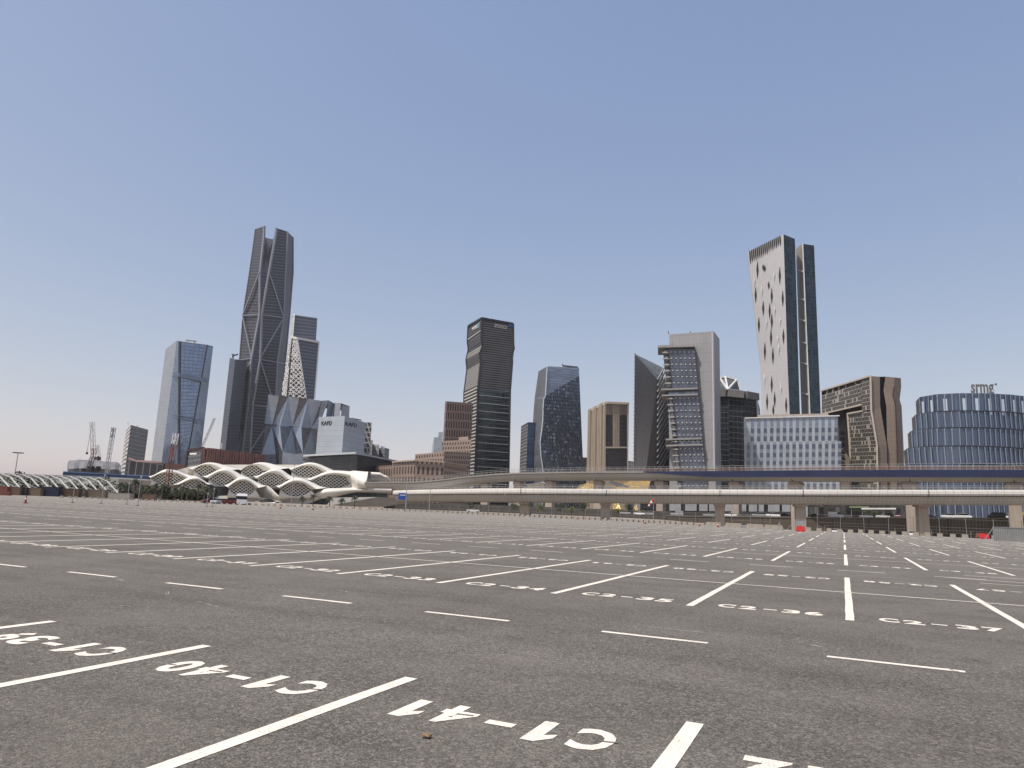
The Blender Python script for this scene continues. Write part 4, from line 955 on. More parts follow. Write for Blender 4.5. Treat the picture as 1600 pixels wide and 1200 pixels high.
dia = [(93, 200, 40), (118, 190, 16), (125, 195, 16), (85, 310, 36), (142, 268, 18), (155, 315, 36), (118, 368, 34), (146, 380, 36), (155, 425, 36), (203, 325, 36), (190, 225, 40), (99, 440, 36), (152, 495, 40), (206, 490, 34), (125, 555, 40), (160, 575, 38), (155, 700, 38), (135, 775, 38), (168, 765, 34), (162, 812, 26), (218, 790, 36)]
for X, Y, hh in dia:
    x, y, h2 = 1150+X/2.79, 350+Y/2.79, hh/2.79; mb = MB()
    q = [onL(x, y+h2), onL(x+1.55, y), onL(x, y-h2), onL(x-1.55, y)]; k_ = [away(v, .45) for v in q]; mb.add(q)
    for i in range(4): mb.add([q[i], k_[i], k_[(i+1) % 4], q[(i+1) % 4]])
    mb.build('diamond_window', M['void'], b)
for X, Y, hh in [(168, 375, 34), (132, 430, 34), (186, 540, 36), (182, 500, 28), (195, 715, 34), (124, 670, 34), (112, 290, 32), (166, 225, 30), (80, 250, 30), (192, 420, 30)]:
    x, y, h2 = 1150+X/2.79, 350+Y/2.79, hh/2.79; mb = MB()
    q = [onL(x, y+h2, .1), onL(x+1.6, y, .1), onL(x, y-h2, .1), onL(x-1.6, y, .1)]; c_ = onL(x+.6, y, 1.5)
    for i in range(4): mb.add([q[i], q[(i+1) % 4], c_])
    mb.build('window_hood', M['wt'], b)
for i in range(17):
    x = 1170.3+i*2.95; yt = 392.6-(x-1170)*.5; yb = yt+19-(i*.3)+random.uniform(-1, 2); k_ = (1+.8*0)
    mb = MB(); dx = (yb-yt)*.09
    q = [onL(x+dx+.5, yb+1), onL(x+1.7+dx*.6, yb-6), onL(x+1.85, yt), onL(x, yt), onL(x+dx*.5-.1, yb-6)]; c_ = [away(v, .45) for v in q]; mb.add(q)
    for j in range(5): mb.add([q[j], c_[j], c_[(j+1) % 5], q[(j+1) % 5]])
    mb.build('crown_slot', M['void'], b)

# ---- pale office block with square windows
b = thing('office_block', 'pale blue-grey office block with rows of square dark windows below the diamond tower', 'building')
mob = curtain('pale_block_panels', (.38, .42, .46), (.28, .31, .35), 2.75, 3.4, .10, .14, .25, .3, .12, .015)
r9 = 600
P, Z = prism(b, [(1163.6, 750, r9, 654), (1311.5, 750, r9, 650.4), (1313.5, 750, r9+30, 652)], [mob, mob], back=40)
mwin = curtain('block_window', (.09, .11, .15), (.1, .12, .16), 6, 6, .1, .1, .6, .12, .2, .02); mwin2 = curtain('block_window_pale', (.18, .22, .30), (.1, .12, .16), 6, 6, .1, .1, .5, .15, .2, .02)
msp = curtain('spandrel_blue', (.235, .27, .32), (.15, .17, .2), 6, 3.4, .1, .12, .2, .25, .15, .02)
for c0, n_, dx, ya_, yb_ in ((1175.6, 14, 10.04, 668, 690), (1169.5, 15, 10.17, 691, 745), (1172.2, 14, 10.07, 746, 772)):
    for k in range(n_): x = c0+k*dx; s = -.035*(x-1163)/3; panel(b, 'spandrel_strip', msp, x-2.6, ya_+s, x+2.6, yb_+s, P[0], P[1], .12, .1)
for ri_, (y, c0, n_, dx) in enumerate(((673, 1175.6, 14, 10.04), (685.7, 1175.4, 14, 10.04), (698.5, 1169.6, 15, 10.17), (711.3, 1169.4, 15, 10.17), (724.2, 1169.2, 15, 10.17), (761, 1172.2, 14, 10.07))):
    for k in range(n_):
        x = c0+k*dx; s = -.035*(x-1163)/3; panel(b, 'window', mwin, x-2.6, y-3.3+s, x+2.6, y+3.3+s, P[0], P[1], .3, .2)
for k in range(14): x = 1175.8+k*10.04; s = -.035*(x-1163)/3; panel(b, 'top_window', mwin2, x-2.3, 654.8+s, x+2.3, 667+s, P[0], P[1], .15, .1)
mb = MB(); p0, p1 = on_face(1163.6, 653.4, P[0], P[1], .6), on_face(1311.8, 649.8, P[0], P[1], .6); mb.bar(p0, p1, 1.2, .9); mb.build('parapet', M['wt'], b)
mb = MB(); p0, p1 = at(1184, 651, r9+12), at(1294, 648.6, r9+12); mb.bar(p0, p1, 8, 1.6); mb.build('roof_plant', paint('roof_cream', (.42, .36, .31), .7), b)

# ---- brown stone frame building
b = thing('stone_frame_building', 'brown stone building with a big frame opening, cream lattice screens and zigzag slits', 'building')
mbr = concrete('brown_stone', (.235, .185, .145), 3.0, .05, .08, .8, 4.2); mcr = paint('cream_stone', (.47, .41, .34), .7)
msc = curtain('cream_screen', (.025, .022, .02), (.42, .38, .32), 2.0, 3.3, .30, .32, .1, .5, .8, .01, stagger=.37, blind=.13, blindcol=(.36, .33, .28))
cb = lambda X, Y, r: at(1270+X/6, 580+Y/6, r)
cbz = lambda X, Y, r: vz(cb(X, Y, r), -2) if Y == 1200 else cb(X, Y, r)
ra_, rb_, rc_ = 700, 640, 652
quad(b, 'upper_screen', msc, (cb(90, 395, ra_), cb(460, 310, 650), cb(455, 110, 650), cb(85, 225, ra_)), 6, 3)
quad(b, 'corner_screen', msc, (cb(462, 370, 650), cb(550, 360, rb_), cb(540, 62, rb_), cb(452, 88, 650)), 2, 4)
mb = MB(); lpts = [(325, 395), (352, 935), (362, 1200)]; rpts = [(550, 372), (600, 700), (602, 1200)]
q_l = [cb(325, 400, 668), cb(345, 700, 668), vz(cb(362, 1200, 668), -2)]; q_r = [cb(552, 372, rb_), cb(600, 690, rb_), vz(cb(602, 1200, rb_), -2)]
for i in range(2): mb.grid(q_l[i+1], q_r[i+1], q_r[i], q_l[i], 4, 4, 0, q_l[i+1].z)
mb.build('lower_screen', msc, b)
edges(b, 'cream_trim', mcr, [[nearer(p, .6) for p in (cb(80, 185, ra_), cb(540, 46, rb_), cb(548, 372, rb_), cb(600, 690, rb_), vz(cb(602, 1200, rb_), -2))]], 1.3)
edges(b, 'cream_trim', mcr, [[nearer(cb(90, 402, ra_), .6), nearer(cb(462, 314, 650), .6)], [nearer(cb(465, 374, 650), .6), nearer(cb(325, 400, 668), .6), nearer(q_l[1], .6), nearer(q_l[2], .6)]], 1.3)
edges(b, 'roof_post', mcr, [[cb(x, y, r), cb(x, y+42, r)] for x, y, r in ((135, 175, ra_-6), (190, 158, ra_-14), (245, 142, ra_-20), (310, 122, ra_-28), (400, 95, ra_-40))], 1.4)
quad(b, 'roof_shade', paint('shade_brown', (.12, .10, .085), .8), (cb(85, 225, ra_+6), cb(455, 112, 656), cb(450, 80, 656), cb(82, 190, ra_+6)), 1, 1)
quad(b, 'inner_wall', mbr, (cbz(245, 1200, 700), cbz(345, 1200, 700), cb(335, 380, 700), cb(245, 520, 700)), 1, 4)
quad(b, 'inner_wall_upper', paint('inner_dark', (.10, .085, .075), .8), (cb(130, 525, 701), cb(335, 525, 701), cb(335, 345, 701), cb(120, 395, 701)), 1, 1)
for k in range(8): y = 575+k*56; quad(b, 'window', M['black'], (cb(256, y+14, 699), cb(300, y+14, 699), cb(298, y-12, 699), cb(256, y-12, 699)))
def wallstrip(name, L_, R_, r_l, r_r, mat):
    mb = MB()
    for i in range(len(L_)-1): mb.grid(cbz(*L_[i+1], r_l), cbz(*R_[i+1], r_r), cb(*R_[i], r_r), cb(*L_[i], r_l), 2, 1, 0, cb(*L_[i+1], r_l).z)
    mb.build(name, mat, b)
wallstrip('stone_front', [(542, 46), (550, 372), (600, 690), (602, 1200)], [(628, 52), (632, 330), (692, 690), (694, 1200)], rb_, 645, mbr)
wallstrip('dark_slot', [(628, 60), (632, 330), (692, 690), (694, 1200)], [(668, 60), (690, 330), (700, 690), (705, 1200)], 650, 662, M['dark'])
wallstrip('stone_pier', [(680, 50), (662, 180), (688, 330), (697, 700), (700, 1200)], [(766, 60), (752, 225), (776, 320), (794, 700), (800, 1200)], 648, 650, mbr)
wallstrip('stone_pier', [(766, 60), (752, 225), (776, 320), (794, 700), (800, 1200)], [(825, 65), (806, 242), (832, 325), (850, 700), (856, 1200)], 650, 662, mbr)
edges(b, 'red_slit', paint('red_slit', (.045, .018, .014), .6), [[nearer(cb(x, y, 650), .3) for x, y in ((764, 145), (752, 222), (776, 320), (790, 690), (800, 1200))]], 1.0)
mb = MB(); R2 = [cb(825, 65, 662), cb(806, 242, 662), cb(832, 325, 662), cb(850, 700, 662), cbz(856, 1200, 662)]
for i in range(4): mb.add([R2[i+1], away(R2[i+1], 40), away(R2[i], 40), R2[i]])
tl_ = [cb(82, 185, ra_), cb(542, 46, rb_), cb(628, 52, 645), cb(680, 50, 648), cb(825, 65, 662)]; mb.add(tl_+[away(tl_[-1], 40), away(tl_[0], 20)]); mb.add([cbz(85, 1200, ra_+30), cbz(800, 1200, 702), cb(790, 240, 702), away(R2[0], 40), away(tl_[0], 20)]); mb.add([cb(90, 395, ra_), tl_[0], away(tl_[0], 20), away(cb(90, 395, ra_), 20)]); mb.add([cb(90, 395, ra_), cb(460, 314, 650), cb(460, 314, 700), away(cb(90, 395, ra_), 20)]); mb.build('rear_walls', mbr, b)

# ---- blue stepped building with vertical fins
b = thing('stepped_glass_building', 'blue glass building with stepped left end, vertical fins and rooftop letters, far right', 'building')
msr = curtain('srm_glass', (.095, .13, .19), (.045, .055, .08), 1.6, 9.0, .18, .35, .6, .12, .3, .06)
lefts = [1432, 1425.8, 1419.6, 1413.6, 1408.5]; ylev = [618, 645.5, 671, 699, 726.5, 800]
front = [(1438, 507), (1465, 503), (1500, 503), (1540, 508), (1580, 518), (1620, 535), (1670, 560), (1730, 600)]
for t in range(5):
    lx = lefts[t]; ym = (ylev[t]+min(735, ylev[t+1]))/2; pts = [xy(lx-1, ym, 530)]+[xy(lx+5.5, ym, 512-t)]+[xy(x, ym, r-t*.8) for x, r in front[1:]]
    ref = xy(1440, ylev[t], 506); z1 = zof(ref, ylev[t]); z0 = zof(ref, ylev[t+1]) if t < 4 else 0
    mb = MB(); u = 0; fb = MB()
    for i in range(len(pts)-1):
        L_ = (pts[i+1]-pts[i]).length; n_ = max(1, int(L_/3.1)); mb.grid(vz(pts[i], z0), vz(pts[i+1], z0), vz(pts[i+1], z1), vz(pts[i], z1), 1, 1, u, 0); u += L_
        if i == 0: continue
        for k in range(n_):
            p = pts[i].lerp(pts[i+1], k/n_); sk = (pts[i+1]-pts[i]).normalized()*(.14 if t % 2 else -.08)
            fb.bar(nearer(vz(p, z0+.1), .7)+sk, nearer(vz(p, z1-.2), .7)-sk, .26, .55, up=(pts[i+1]-pts[i]).normalized())
    for k in (0, .5): mb.bar(vz(nearer(pts[0]), z0+(z1-z0)*k), vz(nearer(pts[0]), z0+(z1-z0)*k+.1), .1)
    mb.build('tier_glazing', msr, b); fb.build('fins', paint('fin_blue', (.24, .28, .34), .35, .3) if t == 0 else bpy.data.materials['fin_blue'], b)
    mb = MB(); mb.add([vz(p, z1) for p in pts]+[vz(away(pts[-1], 60), z1), vz(away(pts[0], 60), z1)]); mb.add([vz(pts[0], z0), vz(pts[0], z1), vz(away(pts[0], 60), z1), vz(away(pts[0], 60), z0)]); mb.build('tier_roof', M['roofgrey'], b)
    edges(b, 'tier_edge', mfr, [[vz(nearer(p, .8), z0+.2) for p in pts[1:]]], .5)
    if t == 0:
        ztop = z1; wb = MB(); PPM = curtain('pale_pane', (.50, .58, .66), (.3, .3, .3), 50, 50, .01, .01, .3, .2, .1, .02)
        for i in range(1, len(pts)-2):
            L_ = (pts[i+1]-pts[i]).length; n_ = int(L_/6.2)
            for k in range(n_):
                p = nearer(pts[i].lerp(pts[i+1], (k+.35)/n_), .35); e_ = (pts[i+1]-pts[i]).normalized()*1.0
                q = [vz(p-e_, z1-13), vz(p+e_, z1-13), vz(p+e_, z1-3.2), vz(p-e_, z1-3.2)]; wb.hexa([q[0], q[1], away(q[1], .2), away(q[0], .2), q[3], q[2], away(q[2], .2), away(q[3], .2)]); wb.build('pale_pane', PPM, b); wb = MB()
q0, q1 = at(1517.5, 613, 520), at(1553, 612, 524); e_ = (q1-q0); e_.z = 0
lettering(b, 'rooftop_letters', 'srmg', vz(q0, ztop+2.6), e_, (0, 0, 1), 5.4, paint('letter_grey', (.13, .12, .12), .5), .4, .022, wd=e_.length)
for i in range(8):
    p = q0.lerp(q1, i/7); mb = MB(); mb.bar(vz(p, ztop-1), vz(p, ztop+5), .28); mb.bar(vz(away(p, 3), ztop-1), vz(p, ztop+4), .2); mb.build('sign_support', M['steel'], b)
mb = MB(); p = at(1556, 600.5, 524)
mb.box(tuple(p), (1.1, .6, 1.1), .5); mb.build('sign_dot', bpy.data.materials['letter_grey'], b)
# ================================================================== metro station
b = thing('metro_station', 'long white wavy metro station with lens-shaped lattice openings under arched eyelid roofs', 'station')
msh, mdkg = M['shell'], curtain('station_dark', (.012, .012, .014), (.02, .02, .02), 3, 3, .2, .2, .3, .3, .5, .02)
#  outer arch (left, apex, right), eye (x0, x1, top, bottom, skew), distance
LOBES = [
 ((294, 731), (328, 722.5), (378, 733), (304, 338, 726, 743.5), 518),
 ((373, 733), (408, 722.3), (456, 731), (377, 411, 726.5, 744), 518),
 ((451, 731), (484, 722.5), (540, 739), (456, 503, 727.5, 744.5), 518),
 ((232, 744), (262, 733), (308, 744), (236.5, 290, 738.5, 756.5), 500),
 ((316, 744), (352, 731.3), (391, 746), (327, 366, 738, 757.5), 498),
 ((396, 744), (432, 731.5), (463, 746), (403, 446, 739, 759), 498),
 ((476, 748), (520, 735), (577, 738), (489, 551, 741.5, 761.5), 492),
 ((265, 758), (304, 744), (333, 757), (285, 322, 750, 761), 478),
 ((350, 758), (379, 744.6), (418, 759), (358, 399, 751.5, 774), 478),
 ((431, 759), (463, 746), (514, 762), (438, 486, 754, 774), 478)]
def bez(p0, p1, p2, t):
    # smooth arch through the apex
    if t < .5: u = t*2; s_ = (1-math.cos(u*math.pi))/2; return (p0[0]+(p1[0]-p0[0])*u, p0[1]+(p1[1]-p0[1])*s_)
    u = t*2-1; s_ = (1-math.cos(u*math.pi))/2; return (p1[0]+(p2[0]-p1[0])*u, p1[1]+(p2[1]-p1[1])*s_)
NU = 28
for (p0, p1, p2, (e0, e1, et, eb), r) in LOBES:
    ex = (e0+e1)/2; ew = (e1-e0)/2; ey = (et+eb)/2+.8; eh = (eb-et)/2
    def eye(t, top):        # lens outline
        s_ = -1+2*t; k = max(0, 1-abs(s_)**2.3)**.85; x = ex+ew*s_
        ymid = ey+(1-t)*(-.2)+t*.4
        return (x, ymid-eh*k) if top else (x, ymid+eh*k)
    mb = MB(); prev = None
    for i in range(NU+1):
        t = i/NU; ox, oy = bez(p0, p1, p2, t); ix, iy = eye(t, True)
        lipx, lipy = ix*.72+ox*.28, iy*.62+oy*.38
        crest = at(ox, oy, r+9); back = away(crest, 34); back.z -= 2.0
        back2 = away(crest, 60); back2.z -= 9
        lip = at(lipx, lipy, r-3.5); inner = at(ix, iy, r+1.2)
        mid = at(ox*.6+lipx*.4, oy*.6+lipy*.4-.5*math.sin(math.pi*t), r+2.5)
        cur = [back2, back, crest, mid, lip, inner]
        if prev:
            for k in range(5): mb.add([prev[k], prev[k+1], cur[k+1], cur[k]], [(i*2, k*3), (i*2, k*3+3), (i*2+2, k*3+3), (i*2+2, k*3)])
        prev = cur
    # lower lid under the eye
    prev = None
    for i in range(NU+1):
        t = i/NU; bx, by = eye(t, False); ox, oy = bez(p0, p1, p2, t)
        a_ = at(bx, by, r+1.2); c_ = at(bx, by+.8, r-.6); lo = at(bx*.5+ox*.5, max(by, eb)+3.5+2*abs(2*t-1), r+.5); lo2 = away(Vector((lo.x, lo.y, lo.z-.8)), 5)
        cur = [a_, c_, lo, lo2]
        if prev:
            for k in range(3): mb.add([prev[k], prev[k+1], cur[k+1], cur[k]], [(i*2, k*3), (i*2, k*3+3), (i*2+2, k*3+3), (i*2+2, k*3)])
        prev = cur
    # corners of the lens: fill between eye ends and the arch feet
    mb.build('roof_shell', msh, b, smooth=True)
    # dark glazing in the eye
    mb = MB(); prev = None
    for i in range(NU+1):
        t = i/NU; u_, l_ = eye(t, True), eye(t, False); cur = (at(u_[0], u_[1]-.3, r+4), at(l_[0], l_[1]+.3, r+4))
        if prev: mb.add([prev[1], cur[1], cur[0], prev[0]], [(i, 0), (i+1, 0), (i+1, 5), (i, 5)])
        prev = cur
    mb.build('dark_glazing', mdkg, b)
    # white diagonal lattice, bulging, thick
    mb = MB(); sx_, sy_ = 6.6, 4.7
    inside = lambda x, y: e0 < x < e1 and eye((x-e0)/(e1-e0), True)[1]-.2 < y < eye((x-e0)/(e1-e0), False)[1]+.2
    rr = lambda x, y: r+1.6-1.6*max(0, 1-((x-ex)/ew)**2)
    for sgn in (1, -1):
        k = -40
        while k < 60:
            pts = []
            for i in range(61):
                x = e0+(e1-e0)*i/60; y = ey+sgn*(x-ex)*(sy_/sx_)+(x-ex)*.05+k*sy_*.98
                if inside(x, y): pts.append((x, y))
                else:
                    if len(pts) > 1:
                        for p, q in zip(pts[::3], pts[3::3]+[pts[-1]]):
                            if p != q: mb.bar(at(*p, rr(*p)), at(*q, rr(*q)), .40, .34)
                    pts = []
            if len(pts) > 1: mb.bar(at(*pts[0], rr(*pts[0])), at(*pts[-1], rr(*pts[-1])), .40, .34)
            k += 1
    mb.build('lattice_screen', M['shell'], b)
# lower white skirt of the station with its long swept sill
def ribbon(name, mat, rows_, smooth=True):
    """rows_: list of polylines (px, py, r) top to bottom, same count"""
    mb = MB(); R_ = [[at(*p) for p in row] for row in rows_]
    for a_, c_ in zip(R_, R_[1:]):
        for i in range(len(a_)-1): mb.add([c_[i], c_[i+1], a_[i+1], a_[i]], [(i*4, 0), (i*4+4, 0), (i*4+4, 4), (i*4, 4)])
    return mb.build(name, mat, b, smooth=smooth)
def dense(row, n=40):
    out = []; xs_ = [p[0] for p in row]
    for i in range(n+1):
        x = xs_[0]+(xs_[-1]-xs_[0])*i/n
        for p, q in zip(row, row[1:]):
            if p[0] <= x <= q[0]+1e-6:
                t = (x-p[0])/(q[0]-p[0]); s_ = t*t*(3-2*t); out.append((x, p[1]+(q[1]-p[1])*s_, p[2]+(q[2]-p[2])*s_)); break
    return out
ribbon('lower_skirt', msh, [dense(r_) for r_ in (
    [(398, 757, 492), (417, 759, 485), (440, 776, 482), (480, 774, 480), (514, 763, 480), (560, 762, 486), (612, 762.5, 500)],
    [(398, 763, 492), (417, 765, 484), (440, 778, 480), (480, 777, 478), (514, 767, 476), (560, 764.5, 480), (612, 765, 498)],
    [(398, 775, 494), (417, 774, 488), (440, 782, 484), (480, 780, 482), (514, 771, 476), (560, 767.3, 480), (612, 768.5, 498)],
    [(398, 785, 494), (417, 786, 488), (440, 786, 484), (480, 787, 482), (505, 779, 480), (560, 769.5, 490), (612, 771, 505)])])
ribbon('end_shell', msh, [dense(r_, 24) for r_ in (
    [(540, 739, 500), (552, 735.5, 492), (575, 737, 490)], [(538, 742, 494), (555, 741, 484), (574, 745, 482)], [(544, 751, 492), (558, 750, 481), (572, 754, 478)], [(550, 761, 490), (560, 761, 481), (574, 761, 478)], [(545, 764, 490), (562, 764, 484), (578, 764, 484)])])
ribbon('mouth_lining', paint('lining', (.20, .18, .155), .8), [dense(r_, 10) for r_ in ([(573, 737, 491), (577, 736.7, 505), (580, 738, 520)], [(572, 750, 479), (575, 750, 500), (579, 750, 520)], [(574, 762.5, 484), (577, 763, 500), (580, 763, 520)])])
ribbon('rear_tube', msh, [dense(r_, 20) for r_ in ([(574, 737.3, 520), (592, 738.2, 520), (604, 743, 520), (611, 751, 520)], [(575, 741, 516), (592, 741.5, 516), (603, 746, 516), (609.5, 751, 516)], [(576, 751, 522), (592, 751, 522), (603, 752, 522), (609.5, 753, 522)])])
# base storey: dark glazed wall behind trees, pale plinth, sheltered entrance canopy
P1 = [(268, 758, 497), (330, 760, 492), (400, 762, 496)]
ribbon('base_glazing', curtain('base_fins', (.05, .05, .05), (.33, .31, .28), 3.0, 30, .9, .2, .1, .5, .3, .02), [[(x, y, r+3) for x, y, r in P1], [(268, 777, 500), (330, 777, 495), (400, 778, 499)]], False)
ribbon('base_wall', M['conc'], [[(230, 757, 505), (268, 757, 502)], [(230, 781, 505), (268, 781, 502)]], False)
ribbon('plinth', M['shell'], [[(300, 775.5, 486), (356, 774.5, 480), (400, 776, 482), (440, 783, 480)], [(300, 787, 486), (356, 788, 480), (400, 789, 482), (440, 791, 480)]], False)
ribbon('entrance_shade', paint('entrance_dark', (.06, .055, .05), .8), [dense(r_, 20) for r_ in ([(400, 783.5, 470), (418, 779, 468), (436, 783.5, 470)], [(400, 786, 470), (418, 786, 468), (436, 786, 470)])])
ribbon('entrance_canopy', M['white'], [dense(r_, 20) for r_ in ([(398, 782.8, 465), (409, 785, 462), (424, 785, 462), (437, 782.6, 465)], [(400, 783.6, 460), (411, 787, 456), (423, 787.3, 456), (434, 783.6, 460)])])
ribbon('end_glazing', curtain('end_glass', (.045, .06, .065), (.10, .11, .11), 3, 2.4, .25, .25, .5, .2, .4, .03), [dense(r_, 24) for r_ in ([(487, 787, 500), (507, 778, 500), (525, 772.5, 500), (560, 770, 502), (606, 770.5, 505)], [(487, 789, 500), (507, 789.5, 500), (525, 790, 500), (560, 790, 502), (606, 790, 505)])], False)
mb = MB(); c_ = at(420, 740, 545); 
q_ = [at(*p) for p in ((236, 746, 560), (300, 728, 566), (330, 726, 570), (480, 726, 570), (540, 742, 560), (575, 742, 550))]; lo_ = [vz(p, -1) for p in q_]
for i in range(5): mb.add([lo_[i], lo_[i+1], q_[i+1], q_[i]])
mb.build('rear_wall', msh, b)

# ================================================================== viaducts
def path(pts):   # (px, py of the girder's underside, distance)
    return [at(*p) for p in pts]
def resample(P, step):
    out = [P[0]]; 
    for a_, c_ in zip(P, P[1:]):
        n = max(1, int((c_-a_).length/step))
        for k in range(1, n+1): out.append(a_.lerp(c_, k/n))
    return out
def smooth_path(P, n=12):
    out = []; Q = [P[0]+(P[0]-P[1])]+P+[P[-1]+(P[-1]-P[-2])]
    for i in range(1, len(Q)-2):
        for k in range(n):
            t = k/n; p0, p1, p2, p3 = Q[i-1:i+3]
            out.append(.5*((2*p1)+(p2-p0)*t+(2*p0-5*p1+4*p2-p3)*t*t+(3*p1-p0-3*p2+p3)*t**3))
    return out+[P[-1]]
def railing(root, name, P, side, z0, h, step, mat, r=.045):
    """posts and rails along the deck edge; one repeated pattern of one part"""
    mb = MB(); Q = []
    for i, p in enumerate(P):
        a_, c_ = P[max(i-1, 0)], P[min(i+1, len(P)-1)]; t = (c_-a_); t.z = 0; t.normalize(); Q.append(p+Vector((t.y, -t.x, 0))*side+Vector((0, 0, z0)))
    for a_, c_ in zip(Q, Q[1:]):
        for hz in (h, h*.55): mb.bar(a_+Vector((0, 0, hz)), c_+Vector((0, 0, hz)), r*1.6)
        n = max(1, int((c_-a_).length/step))
        for k in range(n): p = a_.lerp(c_, k/n); mb.bar(p, p+Vector((0, 0, h)), r*1.6)
    return mb.build(name, mat, root)
mglass = paint('screen_pale', (.36, .36, .35), .4, .2)
# ---- lower one
b = thing('viaduct', 'lower metro viaduct with a pale rounded parapet, the nearer of the two across the view', 'viaduct')
LP = smooth_path(path([(1900, 789.5, 275), (1700, 790, 258), (1600, 789.6, 247), (1440, 789.2, 234), (1250, 788.6, 223), (1000, 786.8, 221), (800, 785, 225), (677, 784, 262), (630, 783.6, 290)]), 8)
LP = resample(LP, 6)
side = 1    # the sweep's +side faces away from the camera when walking right to left
def lowprof(i): 
    return [(4.2, 4.0), (4.2, 2.6), (3.3, 1.9), (2.2, 0), (-2.2, 0), (-3.3, .5), (-4.25, 1.9), (-4.3, 2.3), (-4.3, 2.3)]
mb = MB(); mb.sweep(LP, [(4.3, 2.4), (3.6, 1.5), (2.2, 0), (-2.2, 0), (-3.0, .35), (-3.7, 1.2), (-4.2, 2.3), (-4.2, 2.4)]); mb.build('girder', M['deck'], b)
mb = MB(); mb.sweep(LP, [(4.5, 2.55), (4.1, 2.42), (-4.1, 2.42), (-4.45, 2.55), (-4.6, 3.0), (-4.5, 3.7), (-4.3, 4.1), (-4.0, 4.15), (-3.9, 2.9), (3.9, 2.9), (4.0, 4.0), (4.4, 4.0)]); mb.build('parapet', M['decktop'], b)
near_side = -4.2
railing(b, 'railing', LP, -4.1, 4.1, 1.2, 2.2, mglass); railing(b, 'railing', LP, 4.1, 4.0, 1.2, 2.2, mglass)
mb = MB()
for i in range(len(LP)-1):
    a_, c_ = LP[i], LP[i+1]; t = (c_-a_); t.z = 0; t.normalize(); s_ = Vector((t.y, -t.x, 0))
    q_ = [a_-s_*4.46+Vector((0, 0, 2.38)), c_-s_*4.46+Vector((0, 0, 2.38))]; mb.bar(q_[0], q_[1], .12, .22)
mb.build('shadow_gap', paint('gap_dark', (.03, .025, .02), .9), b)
def xs_at(P, px):
    best = min(range(len(P)), key=lambda i: abs(px-pix(P[i])[0])); a_, c_ = P[max(best-1, 0)], P[min(best+1, len(P)-1)]; t = c_-a_; t.z = 0; t.normalize(); return P[best], t
def pix(p):
    v = np.array([p[0], p[1], p[2]-CAMH]); return 800+F0*(v@CR)/(v@CF), 600+F0*(v@CD)/(v@CF)
for px in (1252, 1437, 1112, 936, 812, 1670):
    p, t = xs_at(LP, px); s_ = Vector((t.y, -t.x, 0)); ang = math.atan2(t.y, t.x)
    mb = MB(); zb = -2.3; h_ = p.z-zb
    mb.box((p.x, p.y, zb+h_/2-.2), (2.9, 2.2, h_-.4), ang, .93); mb.box((p.x, p.y, p.z-.28), (3.3, 4.0, .5), ang, 1.0)
    mb.build('pier', concrete('pier_concrete', (.33, .28, .23), 0, .15, .3) if px == 1252 else bpy.data.materials['pier_concrete'], b)
    mb = MB(); mb.bar(p-s_*4.63+Vector((0, 0, 4.1)), p-s_*4.63+Vector((0, 0, 2.4)), .14, .1, up=t); mb.bar(p-s_*4.28+Vector((0, 0, 2.35)), p-s_*2.2+Vector((0, 0, .02)), .14, .2, up=t); mb.build('joint', M['black'], b)
# ramp end at the station: pale sloping block with arches
q_ = [at(*p) for p in ((509, 791, 430), (520, 777.5, 430), (590, 776.5, 330), (640, 778.5, 295), (645, 785, 295), (598, 792, 330))]
mb = MB(); mb.add([q_[0], q_[5], q_[2], q_[1]]); mb.add([q_[5], q_[4], q_[3], q_[2]]); k_ = [away(p, 10) for p in q_]; mb.add([q_[1], q_[2], k_[2], k_[1]]); mb.add([q_[2], q_[3], k_[3], k_[2]]); mb.add([q_[0], q_[1], k_[1], k_[0]]); mb.add([k_[0], k_[1], k_[2], k_[3], k_[4], k_[5]]); mb.add([q_[0], q_[5], k_[5], k_[0]]); mb.add([q_[5], q_[4], k_[4], k_[5]]); mb.build('abutment', M['deck'], b)

# ---- upper one
b = thing('viaduct', 'higher metro viaduct with a dark blue band and round pale girder, curving into the station', 'viaduct')
UP = smooth_path(path([(1900, 755.5, 300), (1700, 755, 288), (1600, 754.8, 281), (1440, 753.6, 279), (1300, 753, 281), (1150, 752.3, 300), (1000, 751.3, 327), (900, 751, 345), (800, 752.3, 370), (740, 756.5, 384), (700, 761, 396), (660, 764, 410), (620, 763.8, 430), (580, 763.4, 470)]), 8)
UP = resample(UP, 7)
def ufr(i):       # 0 at the right, 1 at the left end: girder grows rounder and deeper to the left
    x = pix(UP[i])[0]; return x
def uprof(i):
    x = ufr(i); d = 0.0
    if x < 790: d = 3.2*math.exp(-((x-692)/42)**2)
    return [(4.6, 3.0), (4.0, 1.6), (2.2, .1-d), (0, -d), (-2.2, .1-d), (-3.9, 1.2-d*.35), (-4.6, 2.6), (-4.6, 3.0)]
mb = MB(); mb.sweep(UP, uprof); mb.build('girder', M['deck'], b)
mb = MB(); mb.sweep(UP, [(4.8, 3.02), (-4.8, 3.02), (-4.95, 3.3), (-4.8, 4.0), (-4.5, 4.0), (-4.4, 3.4), (4.4, 3.4), (4.5, 4.0), (4.8, 4.0)]); mb.build('deck_edge', paint('deck_edge_grey', (.20, .185, .165), .8), b)
UR = [p for p in UP if pix(p)[0] > 1000]
def bandprof(i):
    x = pix(UR[i])[0]; k = min(1, (x-1000)/110); return [(-5.0, 3.9), (-5.0, 3.9-2.4*max(.12, k)), (-4.85, 3.9-2.4*max(.12, k)), (-4.85, 3.9)]
mb = MB(); mb.sweep(UR, bandprof); mb.build('blue_band', M['blue'], b)
railing(b, 'railing', UP, -4.7, 4.0, 1.9, 2.6, mglass, .06); railing(b, 'railing', UP, 4.7, 4.0, 1.9, 2.6, mglass, .05)
